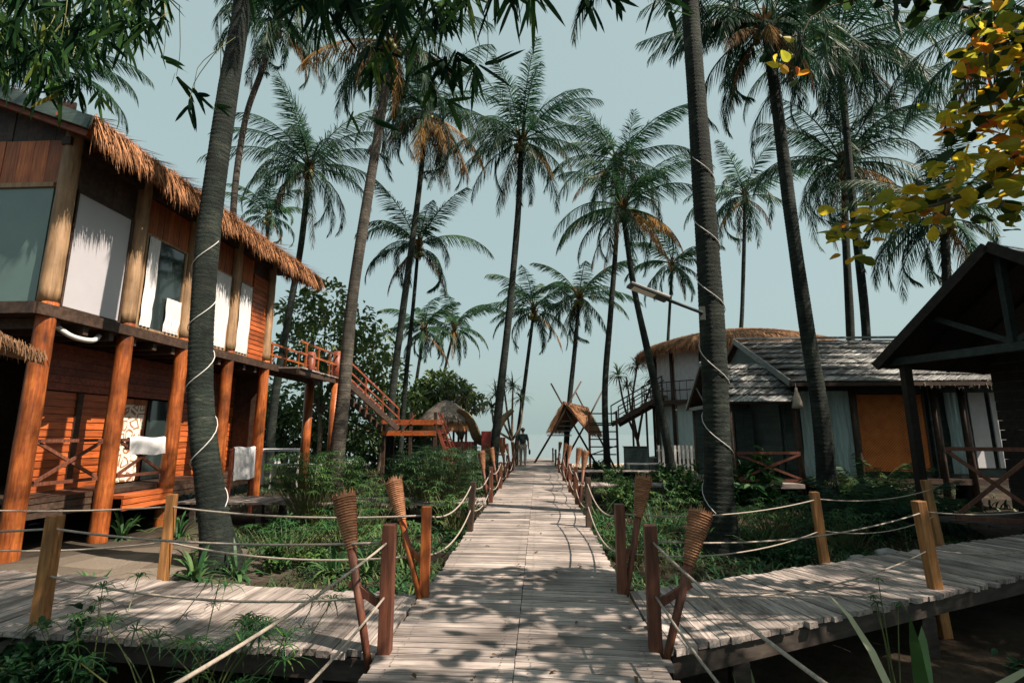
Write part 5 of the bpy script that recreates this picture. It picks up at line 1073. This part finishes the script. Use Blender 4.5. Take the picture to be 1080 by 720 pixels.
bush('leafy shrub below the viewing platform', *at(425, 515), r=.9, h=1.3, n=1000, size=.14, seed=6, hi=.6)
bush('shrub in front of the white bench under the walkway', *at(370, 522), r=.8, h=1.1, n=900, size=.13, seed=7, lo=.2, hi=1.)
bush('shrub beside the brown stilt of the raised walkway', *at(345, 512), r=.8, h=1.4, n=900, size=.13, seed=8, lo=.3, hi=1.)
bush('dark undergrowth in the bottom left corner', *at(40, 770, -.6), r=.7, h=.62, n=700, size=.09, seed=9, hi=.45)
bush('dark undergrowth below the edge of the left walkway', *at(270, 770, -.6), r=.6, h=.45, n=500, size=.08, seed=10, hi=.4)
# right garden
strap_plant('pale green spider lily by the first right edge post past the crossing', *at(634, 560), n=34, L=0.74, w=.045, seed=20, lo=.5, hi=1.)
strap_plant('spider lily against the far right corner torch', *at(690, 570), n=30, L=0.68, w=.045, seed=21, lo=.35, hi=1.)
strap_plant('spider lily behind the near right torch head', *at(745, 582), n=36, L=0.81, w=.04, seed=22, lo=.4, hi=1.)
strap_plant('grassy lily between the near right torch and the golden far side post', *at(800, 580), n=40, L=0.74, w=.032, seed=23, lo=.3, hi=1.)
strap_plant('dark lily right of the golden far side post', *at(925, 568), n=34, L=0.74, w=.04, seed=24, hi=.6)
strap_plant('sprouting lily at the base of the dark palm by the bungalow', *at(845, 528), n=26, L=0.94, w=.05, seed=25, lo=.6, hi=1.)
strap_plant('lily under the bungalow curtain', *at(800, 525), n=34, L=1.08, w=.07, seed=26, lo=.4, hi=1., name='banana_lily')
cycad('feathery palm shrub in front of the orange woven panel', *at(925, 545), nf=30, L=1.75, seed=1, nl=44, tone=.75)
cycad('dark feathery palm shrub left of the near post pair', *at(905, 562), nf=24, L=1.3, seed=2, nl=36, tone=.3)
cycad('feathery palm shrub behind the tilted post near the dark hut', *at(965, 560), nf=22, L=1.3, seed=3, nl=36, tone=.35)
bush('broad leaved shrub right of the thick palm trunk', *at(805, 540), r=.8, h=1.5, n=420, size=.28, seed=20, wid=.5, lo=.2, hi=.9)
bush('broad leaved shrub before the bungalow porch', *at(770, 540), r=.8, h=1.2, n=700, size=.18, seed=21, hi=.8)
bush('round shrub left of the thick palm trunk', *at(725, 540), r=.85, h=1.25, n=1100, size=.13, seed=22, lo=.2, hi=.9)
bush('low bright shrub beside the boardwalk, short of the bungalow path', *at(660, 545), r=.7, h=.9, n=900, size=.12, seed=23, lo=.4, hi=1.)
bush('shrub at the corner of boardwalk and bungalow path', *at(650, 525), r=.8, h=1.0, n=900, size=.13, seed=24, hi=.9)
bush('low hedge like shrub in front of the picket fence', *at(705, 512), r=1.1, h=.8, n=900, size=.14, seed=25, hi=.8)
bush('shrub below the white bench by the tower', *at(655, 508), r=.9, h=.6, n=700, size=.14, seed=26, lo=.3, hi=1.)
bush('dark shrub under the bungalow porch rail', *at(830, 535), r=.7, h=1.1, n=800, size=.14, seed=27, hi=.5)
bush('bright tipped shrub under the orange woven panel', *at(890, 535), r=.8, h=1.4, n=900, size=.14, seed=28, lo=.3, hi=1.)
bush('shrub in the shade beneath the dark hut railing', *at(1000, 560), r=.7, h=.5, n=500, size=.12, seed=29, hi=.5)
bush('low dark shrub along the right walkway, short of the golden post', *at(835, 590), r=.5, h=.35, n=500, size=.09, seed=30, hi=.6)
bush('grey green shrub at the far end of the right boardwalk edge', *at(632, 500), r=.9, h=.8, n=700, size=.15, seed=31, hi=.8)
# foreground on the right: striped strap leaves in the pit beside the boards
strap_plant('large striped lily with pale edged leaves at the bottom of the picture', 1.93, 2.95, n=22, L=1.3, w=.055, emin=.5, seed=47, mat='varieg', name='striped_lily', up=1.0, droop=1.75, z=-.55, lo=.35)
strap_plant('striped lily sprouting beside the near right corner post', 1.16, 3.02, n=12, L=.95, emin=.5, w=.045, seed=41, mat='varieg', name='striped_lily', z=-.6, up=1.0, droop=1.6, lo=.3)
strap_plant('small dark lily below the near edge of the right walkway', 2.6, 3.6, n=18, L=.5, w=.04, seed=42, z=-.7, hi=.5)
papyrus('tiny dark sprig growing up by the edge of the right walkway', 2.72, 4.48, n=4, h=.78, r=.08, seed=43, rays=9, rl=.08, mat='shrub', rw=.016)
rg = np.random.default_rng(77)
def rock(label, x, y, r, seed):
    rg = np.random.default_rng(seed); mb = MB(); mb.ball((0, 0, 0), 1., 14, 9); V = mb.v[0]; dn = nrm(V); f = 1+.16*np.sin(dn[:, 0]*3+seed)*np.cos(dn[:, 1]*4)+.1*np.sin(dn[:, 2]*7+seed*2); mb.v[0] = dn*f[:, None]*np.array([1.2, .9, .65])*r+np.array([x, y, float(ground_z(x, y))+r*.3])
    o = mb.build('rock', M['stone'], smooth=True); tag(o, label, 'rock')
M['stone'] = plain('pale_grey_stone', (.25, .25, .24), .85, .35, 6, bstr=.7)
rock('pale rock behind the golden far side post', *at(905, 592), .13, 1); rock('grey rock right of the golden far side post', *at(938, 590), .17, 2); rock('small grey rock between the lilies and the right walkway', *at(872, 602), .10, 3)
# taller mixed growth along both rails
for k, (px, py, h, lab) in enumerate([(668, 590, .55, 'ferny tuft at the foot of the far right corner torch'), (760, 575, .8, 'tall ferny clump behind the near right torch, before the thick trunk'), (815, 572, .75, 'tall ferny clump midway between thick trunk and golden post'), (700, 560, .7, 'ferny clump left of the thick right trunk, close to the rail'), (895, 578, .6, 'ferny clump behind the golden far side post'), (655, 535, .8, 'ferny clump hugging the second right edge post')]):
    papyrus(lab, *at(px, py), n=60, h=h, r=.38, seed=60+k, rays=9, rl=.17, rw=.022, mat='shrubbright' if k % 2 else 'shrub', name='fern_clump')
for k, (px, py, h, lab) in enumerate([(420, 592, .55, 'ferny tuft between the left torches, under the ropes'), (300, 590, .6, 'ferny tuft right of the leaning trunk roots'), (480, 560, .75, 'ferny clump hugging the first left edge post'), (365, 575, .6, 'ferny clump in the middle of the left garden')]):
    papyrus(lab, *at(px, py), n=60, h=h, r=.36, seed=80+k, rays=9, rl=.16, rw=.022, mat='shrub' if k % 2 else 'shrubbright', name='fern_clump')
# ground cover: blades and creepers nobody could count
rg = np.random.default_rng(5); N = 15000
x = np.concatenate([rg.uniform(-6.2, -1.15, N//2), rg.uniform(.9, 8.5, N//2)]); y = np.where(x < 0, rg.uniform(4.9, 11.2, N), rg.uniform(5.0, 15.0, N))
okm = np.where(x < 0, (y > 5.0-(x+1)*.14) & (np.sin(x*1.9+2)+np.sin(y*1.3+x) > -.5) & ~((x < -3.6) & (y < 8.5) & (np.sin(x*3)*np.sin(y*2.3) < .3)), y > 5.15+(x-.8)*.51)
x, y = x[okm], y[okm]; n = len(x); a = rg.uniform(0, 2*pi, n); mb = MB()
mb.blades(np.stack([x, y, ground_z(x, y)], 1), np.stack([np.cos(a)*.6, np.sin(a)*.6, 1+0*a], 1), np.stack([-np.sin(a), np.cos(a), 0*a], 1), rg.uniform(.06, .26, n), .018, .9, np.clip(rg.normal(.5, .25, n)+.25*np.sin(x*2)*np.cos(y*1.7), 0, 1), 3)
struct(mb, 'ground_cover', M['grass'], kind='stuff')
N = 2000; x = np.concatenate([rg.uniform(-5.6, -1.2, N//3), rg.uniform(.95, 7.5, N-N//3)]); y = np.where(x < 0, rg.uniform(5.2, 11, N), rg.uniform(5.2, 13.2, N)); keep = np.where(x < 0, (np.sin(x*2.3)*np.cos(y*1.9) > -.05) & ~((x < -3.4) & (y < 8)), (y > 5.4+(x-.8)*.51) & (np.sin(x*2.1+1)*np.cos(y*1.6) > -.45)); x, y = x[keep], y[keep]; cl_ = len(x)
x = np.repeat(x, 7)+rg.normal(0, .03, cl_*7); y = np.repeat(y, 7)+rg.normal(0, .03, cl_*7); n = len(x); a = rg.uniform(0, 2*pi, n); e = rg.uniform(.3, 1.1, n); mb = MB()
mb.blades(np.stack([x, y, ground_z(x, y)], 1), np.stack([np.cos(a), np.sin(a), e], 1), np.stack([-np.sin(a), np.cos(a), 0*a], 1), rg.uniform(.12, .34, n)*np.repeat(rg.uniform(.6, 1.3, cl_), 7), .028, rg.uniform(.6, 1.3, n), np.clip(np.repeat(rg.uniform(0, .8, cl_), 7)+rg.normal(0, .12, n), 0, 1), 4)
struct(mb, 'lily_undergrowth', M['strap'], kind='stuff')
mb = MB(); N = 6000; x = np.concatenate([rg.uniform(-14, -1.3, N//2), rg.uniform(1, 14, N//2)]); y = rg.uniform(13, 32, N); x, y = x[:], y[:]; n = N; a = rg.uniform(0, 2*pi, n); okm = ~((x > 5.5) & (y > 21)) & ~((y > 15) & (y < 16.5) & (x > 0)); x, y, a = x[okm], y[okm], a[okm]; n = len(x)
mb.blades(np.stack([x, y, ground_z(x, y)], 1), np.stack([np.cos(a)*.6, np.sin(a)*.6, 1+0*a], 1), np.stack([-np.sin(a), np.cos(a), 0*a], 1), rg.uniform(.1, .42, n), .05, .9, rg.uniform(.1, .9, n), 3)
struct(mb, 'far_ground_cover', M['grass'], kind='stuff')
mb = MB(); N = 1500; x = np.concatenate([rg.uniform(-5, -1.15, N//2), rg.uniform(.95, 6, N//2)]); y = rg.uniform(1.4, 4.2, N); okm = np.where(x < 0, y < 3.45, y < 3.5+(x-.8)*.5); x, y = x[okm], y[okm]; n = len(x)
d = ribbon_dir(rg, n, -.1, .5); mb.leaves(np.stack([x, y, ground_z(x, y)+rg.uniform(.01, .05, n)], 1), d, UPV+rg.normal(0, .3, (n, 3)), rg.uniform(.07, .16, n), .05, rg.uniform(0, .8, n)); n2 = 60; x2 = rg.uniform(-1.0, .74, n2); y2 = 2.6+rg.uniform(0, 1, n2)**1.5*16; d = ribbon_dir(rg, n2, -.05, .1); mb.leaves(np.stack([x2, y2, np.full(n2, .012)], 1), d, UPV+rg.normal(0, .2, (n2, 3)), rg.uniform(.03, .08, n2), .025, rg.uniform(0, .6, n2))
struct(mb, 'leaf_litter', M['palmdry'], kind='stuff')

# ------------------------------------------------------------------ overhead: bamboo at the left, sea almond at the right
def spray(mb, tw, rg, p, n, L, w=.027, spread=1.0, dirn=(0, 0, -1), tone=.4, hook=None):
    p = np.array(p, float); a = rg.uniform(0, 2*pi, n); dd = nrm(np.array(dirn, float)); A = nrm(np.cross(dd, [.3, 1, .2])); Bv = np.cross(dd, A); q = rg.uniform(.15, 1, n)*spread
    d = dd+(A*np.cos(a)[:, None]+Bv*np.sin(a)[:, None])*q[:, None]; off = rg.uniform(-.05, .05, (n, 1))*dd
    mb.blades(p+off, d, np.cross(d, rg.normal(0, 1, (n, 3))), rg.uniform(.6, 1.15, n)*L, w*rg.uniform(.8, 1.3, n), rg.uniform(.0, .35, n), np.clip(tone+rg.normal(0, .16, n), 0, 1), 5)
    if hook is not None: tw.tube(spline([p, p+np.array([rg.normal(0, .05), rg.normal(0, .04), .22]), p+np.array([rg.normal(0, .12), rg.normal(0, .1), .6])], 8), np.linspace(.0022, .0035, 8), 5, .3, caps=False)
def bamboo(label, base, mids, sprays, seed, dens=None):
    rg = np.random.default_rng(seed); root = thing('bamboo_cane', label, 'bamboo', base); c = spline([base]+mids, 50); mb = MB(); mb.tube(c, np.linspace(.045, .012, 50)*(1+.12*((np.arange(50) % 5) == 0)), 9); mb.build('cane', M['cane'], root, smooth=True)
    lm = MB(); tw = MB()
    for (px, py, Y, n, L, dirn, tone) in sprays:
        p = AY(px, py, Y); k = np.argmin(np.linalg.norm(c-p, axis=1)); spray(lm, tw, rg, p, n, L, dirn=dirn, tone=tone, hook=c[k])
    if dens:
        for (x0, x1, y0, y1, Y0, Y1_, m, L) in dens:
            for i in range(m):
                p = AY(rg.uniform(x0, x1), rg.uniform(y0, y1), rg.uniform(Y0, Y1_)); k = np.argmin(np.linalg.norm(c-p, axis=1)); spray(lm, tw, rg, p, int(rg.integers(3, 8)), L*rg.uniform(.7, 1.2), dirn=(rg.normal(0, .4), rg.normal(0, .3), -1), tone=rg.uniform(0, .7), hook=c[k] if i % 3 == 0 else None)
    tw.build('twigs', M['cane'], root, smooth=True); lm.build('leaves', M['bamboo'], root)
bamboo('bamboo cane arching in over the top left corner with a dense mass of leaves', (-5.4, 1.2, -.5), [(-5.0, 1.8, 3.5), (-4.2, 3.0, 5.6), (-2.6, 3.9, 6.2), (-1.8, 4.2, 6.1)],
    [(186, 80, 3.6, 4, .22, (.5, 0, -1), .5), (205, 95, 3.6, 5, .2, (.6, 0, -.8), .45), (200, 108, 3.5, 4, .22, (-.2, 0, -1), .2), (228, 112, 3.5, 4, .2, (.8, 0, -.6), .6), (172, 62, 3.5, 4, .24, (.8, 0, -.7), .75)],
    61, [(-30, 150, -40, 50, 3.2, 4.6, 120, .32), (-20, 110, 30, 95, 3.3, 4.6, 46, .30), (120, 175, -30, 25, 3.3, 4.2, 24, .32), (60, 110, 80, 105, 3.4, 4.0, 6, .2)])
bamboo('bamboo cane hanging over the top centre with long drooping leaves', (-3.2, -.6, -.5), [(-3.0, .0, 3.5), (-2.2, 1.6, 5.6), (-1.2, 2.6, 5.0), (-.5, 3.0, 4.55)],
    [(340, 18, 2.9, 5, .22, (0, 0, -1), .55), (372, 118, 3.1, 4, .2, (-.2, 0, -1), .55), (392, 126, 3.1, 3, .2, (.7, 0, -.6), .5), (404, 35, 2.9, 5, .22, (0, 0, -1), .85), (398, 60, 2.9, 5, .2, (-.5, 0, -.8), .7), (458, 92, 3.0, 5, .2, (0, 0, -1), .65), (470, 105, 3.0, 4, .2, (.7, 0, -.5), .6), (500, 72, 2.9, 8, .24, (0, 0, -.6), .4), (512, 68, 2.9, 4, .24, (1, 0, .05), .15), (420, 20, 2.9, 6, .25, (0, 0, -1), .6), (445, 30, 2.9, 6, .25, (.2, 0, -1), .3), (470, 5, 2.9, 6, .25, (.2, 0, -1), .5)],
    62, [(330, 570, -50, 6, 2.6, 3.4, 60, .32), (385, 490, -10, 75, 2.8, 3.4, 28, .27), (255, 345, -40, 12, 2.8, 3.4, 16, .30)])
bamboo('bamboo cane tip dipping in at the top edge, left of the thick right trunk', (-1.6, -2.4, -.5), [(-1.4, -2., 3.5), (-.6, -.2, 5.4), (.1, 1.8, 5.2), (.6, 2.6, 4.6)],
    [(618, -6, 2.6, 4, .2, (0, 0, -1), .3), (640, -8, 2.6, 3, .2, (.6, 0, -1), .3), (690, -6, 2.6, 5, .3, (.2, 0, -1), .45), (560, -8, 2.6, 4, .16, (.2, 0, -1), .3), (705, 10, 2.6, 4, .24, (.3, 0, -1), .5), (625, 2, 2.6, 4, .16, (0, 0, -1), .2), (650, -5, 2.6, 4, .2, (.2, 0, -1), .2)], 63)
def almond():
    rg = np.random.default_rng(71); root = thing('sea_almond_tree', 'sea almond tree whose branch of yellow and orange leaves hangs across the top right corner', 'tree', (8.6, 3.2, -.5)); mb = MB(); lm = MB()
    base = np.array([8.6, 3.0, -.7]); hub = np.array([8.4, 3.2, 3.6]); mb.tube(spline([base, (8.7, 3.1, 1.5), hub], 14), np.linspace(.2, .13, 14), 12)
    def whorl(p, n, L, tone, sp=.35, dirn=(0, 0, .1)):
        d = ribbon_dir(rg, n, -.75, .5)+np.array(dirn); pp = p+rg.normal(0, sp*.4, (n, 3))
        no = nrm(UPV*.6+rg.normal(0, .6, (n, 3))); s = L*rg.uniform(.65, 1.2, n)
        A = nrm(d); lm_pts(pp, A, no, s, np.clip(tone+rg.normal(0, .16, n), 0, 1))
    def lm_pts(p, d, nor, L, tone):     # broad rounded leaves, widest past the middle
        sd_ = nrm(np.cross(d, nor)); nn = np.cross(sd_, d); L = L[:, None]
        prof = [(.0, .03), (.2, .16), (.45, .27), (.7, .33), (.88, .25), (1., .05)]
        rows = []
        for t, w in prof: rows += [p+d*L*t+sd_*L*w+nn*L*(.10*w/.33-.14*t*t), p+d*L*t-nn*L*.14*t*t, p+d*L*t-sd_*L*w+nn*L*(.10*w/.33-.14*t*t)]
        V = np.stack(rows, 1); K = V.shape[1]
        for i in range(len(p)):
            lm.add(V[i], [(3*k, 3*k+1, 3*k+4, 3*k+3) for k in range(5)]+[(3*k+1, 3*k+2, 3*k+5, 3*k+4) for k in range(5)], float(tone[i]))
    # limb crossing the corner of the view
    bend = spline([hub, (6.6, 3.9, 3.9), AY(1110, 150, 4.3), AY(1060, 185, 4.2), AY(1000, 212, 4.1), AY(940, 228, 4.1), AY(880, 246, 4.1)], 60); mb.tube(bend, np.linspace(.07, .007, 60), 8)
    up = spline([bend[20], AY(1120, 60, 4.2), AY(1050, 20, 4.2), AY(960, -8, 4.1), AY(880, -15, 4.1)], 40); mb.tube(up, np.linspace(.03, .006, 40), 7)
    up2 = spline([AY(1100, 150, 4.2), AY(1050, 100, 4.1), AY(1035, 40, 4.1)], 20); mb.tube(up2, np.linspace(.02, .005, 20), 6)
    up3 = spline([bend[40], AY(1000, 140, 4.15), AY(990, 65, 4.1)], 14); 
    for k in range(24, 60, 1): whorl(bend[k]+UPV*.03, 7, .14, .60 if k % 3 else .4, .24)
    for k in range(8, 40, 1): whorl(up[k], 4, .2, .18, .16, (0, 0, -.2))
    for k in range(0, 20): whorl(up2[k], 6, .15, .62 if k % 4 else .3, .36)
    for (px, py, n, tone, L) in [(1035, 20, 5, .9, .2), (1010, 110, 6, .6, .15), (985, 100, 3, .5, .13), (1005, 150, 10, .25, .19), (1040, 140, 12, .72, .19), (1020, 130, 8, .75, .19), (1060, 90, 10, .85, .2), (1070, 60, 10, .8, .2), (1075, 170, 14, .7, .2), (1060, 205, 16, .45, .2), (1030, 215, 10, .55, .18), (900, 235, 8, .6, .16), (925, 240, 8, .65, .16), (880, 235, 8, .35, .15), (895, 270, 3, .6, .14), (1045, 120, 10, .3, .2), (1075, 120, 14, .5, .2), (1075, 30, 8, .3, .2), (960, 225, 8, .6, .16), (1000, 180, 8, .6, .2), (1020, 170, 10, .5, .2), (1080, 220, 14, .2, .2), (838, 52, 6, .62, .13), (842, 72, 5, .5, .13), (850, 40, 5, .2, .14), (1030, 245, 4, .7, .15)]:
        whorl(AY(px, py, 4.1+rg.uniform(-.15, .15)), int(n*.95), L*.84, min(tone, .78)+.02, .28)
    tw = spline([up[34], AY(860, 15, 4.1), AY(842, 60, 4.1)], 10); mb.tube(tw, np.linspace(.008, .004, 10), 5)
    # rest of the crown, out of view, thickened to shade the right walkway
    for i in range(170):
        q = np.array([11.5, 4.0, 5.7])+ribbon_dir(rg, 1)[0]*np.array([3.4, 2.9, 1.6])*rg.uniform(.3, 1)
        if PX(q)[0] < 1150: continue
        b = spline([hub, (hub+q)/2+rg.normal(0, .2, 3), q], 10); mb.tube(b, np.linspace(.05, .012, 10), 5)
        for k in (6, 7, 8, 9): whorl(b[k], 7, .26, .35, .5)
    for i in range(52):  # leaf cluster added above the view to dapple the boardwalk
        q = np.array([4.1, 3.4, 5.7])+ribbon_dir(rg, 1)[0]*np.array([1.5, 1.9, .5])*rg.uniform(.2, 1)
        if PX(q)[1] > -90: continue
        b = spline([hub, (hub+q)/2+np.array([0, 0, .6]), q], 10); mb.tube(b, np.linspace(.04, .008, 10), 5)
        for k in (8, 9): whorl(b[k], 6, .2, .35, .4)
    for i in range(60):  # second unseen leaf cluster, added for crisp shadows on the near boards
        q = np.array([4.1, 1.4, 4.6])+ribbon_dir(rg, 1)[0]*np.array([1.9, 1.5, .5])*rg.uniform(.2, 1)
        if PX(q)[0] < 1180: continue
        b = spline([hub, (hub+q)/2+np.array([0, 0, .5]), q], 10); mb.tube(b, np.linspace(.04, .008, 10), 5)
        for k in (8, 9): whorl(b[k], 6, .2, .35, .4)
    mb.build('trunk', M['bark'], root, smooth=True); lm.build('crown', M['almond'], root)
almond()

leafy_tree('unseen broad tree added for shade right of the dark hut, outside the picture', 12.6, 7.6, [(12.2, 7.2, 6.2, 1.8), (13.6, 8.2, 6.6, 1.9), (11.6, 8.8, 6.3, 1.6), (12.8, 9.6, 6.4, 1.7), (12.4, 6.2, 5.8, 1.5), (14.5, 6.8, 6.2, 1.6)], 5200, .3, 81)  # tree added out of view to keep the hut in shade

leafy_tree('low dense thicket far behind the white table on the left', -15.5, 29, [(-16.5, 29, 1.5, 2.0), (-14, 29.5, 1.2, 1.8), (-19, 29, 2.0, 2.4), (-12.2, 30, 1.0, 1.5)], 3600, .34, 82, name='thicket', cat='thicket', tr=.08, lo=.1, hi=.8)
leafy_tree('low green thicket far behind the viewing platform legs', -8.6, 30.5, [(-9.8, 30.5, .9, 1.4), (-8, 31, 1.0, 1.5), (-6.4, 30.5, .6, 1.1)], 2400, .32, 83, name='thicket', cat='thicket', tr=.08, lo=.2, hi=.9)

palm_w('unseen palm added close behind the viewer on the right, leaning over the boards', 5.6, -1.9, 10.4, 3.7, 34, (-1.6, 1.6))  # out of view, added so its crown shadows the left walkway

bush('dark undergrowth filling the pit below the right walkway', 2.3, 2.9, r=.8, h=.45, n=900, size=.1, seed=90, lo=0, hi=.35)  # pit bushes added; their low leaf tones stand in for shade
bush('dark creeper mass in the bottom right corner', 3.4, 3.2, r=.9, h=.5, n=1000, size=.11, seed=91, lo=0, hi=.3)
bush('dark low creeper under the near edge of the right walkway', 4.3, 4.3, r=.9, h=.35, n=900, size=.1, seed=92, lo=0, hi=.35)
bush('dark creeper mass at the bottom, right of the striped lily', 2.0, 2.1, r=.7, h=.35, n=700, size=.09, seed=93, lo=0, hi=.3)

leafy_tree('unseen spreading tree added for shade right of the viewer, outside the picture', 11.0, 3.6, [(10.2, 4.8, 6.5, 1.5), (11.6, 6.0, 6.7, 1.7), (9.8, 6.2, 7.0, 1.2), (7.7, .9, 6.0, 1.4), (6.4, .6, 5.8, 1.0)], 4000, .3, 84)  # unseen crown lumps set to shade the right walkway and the pit
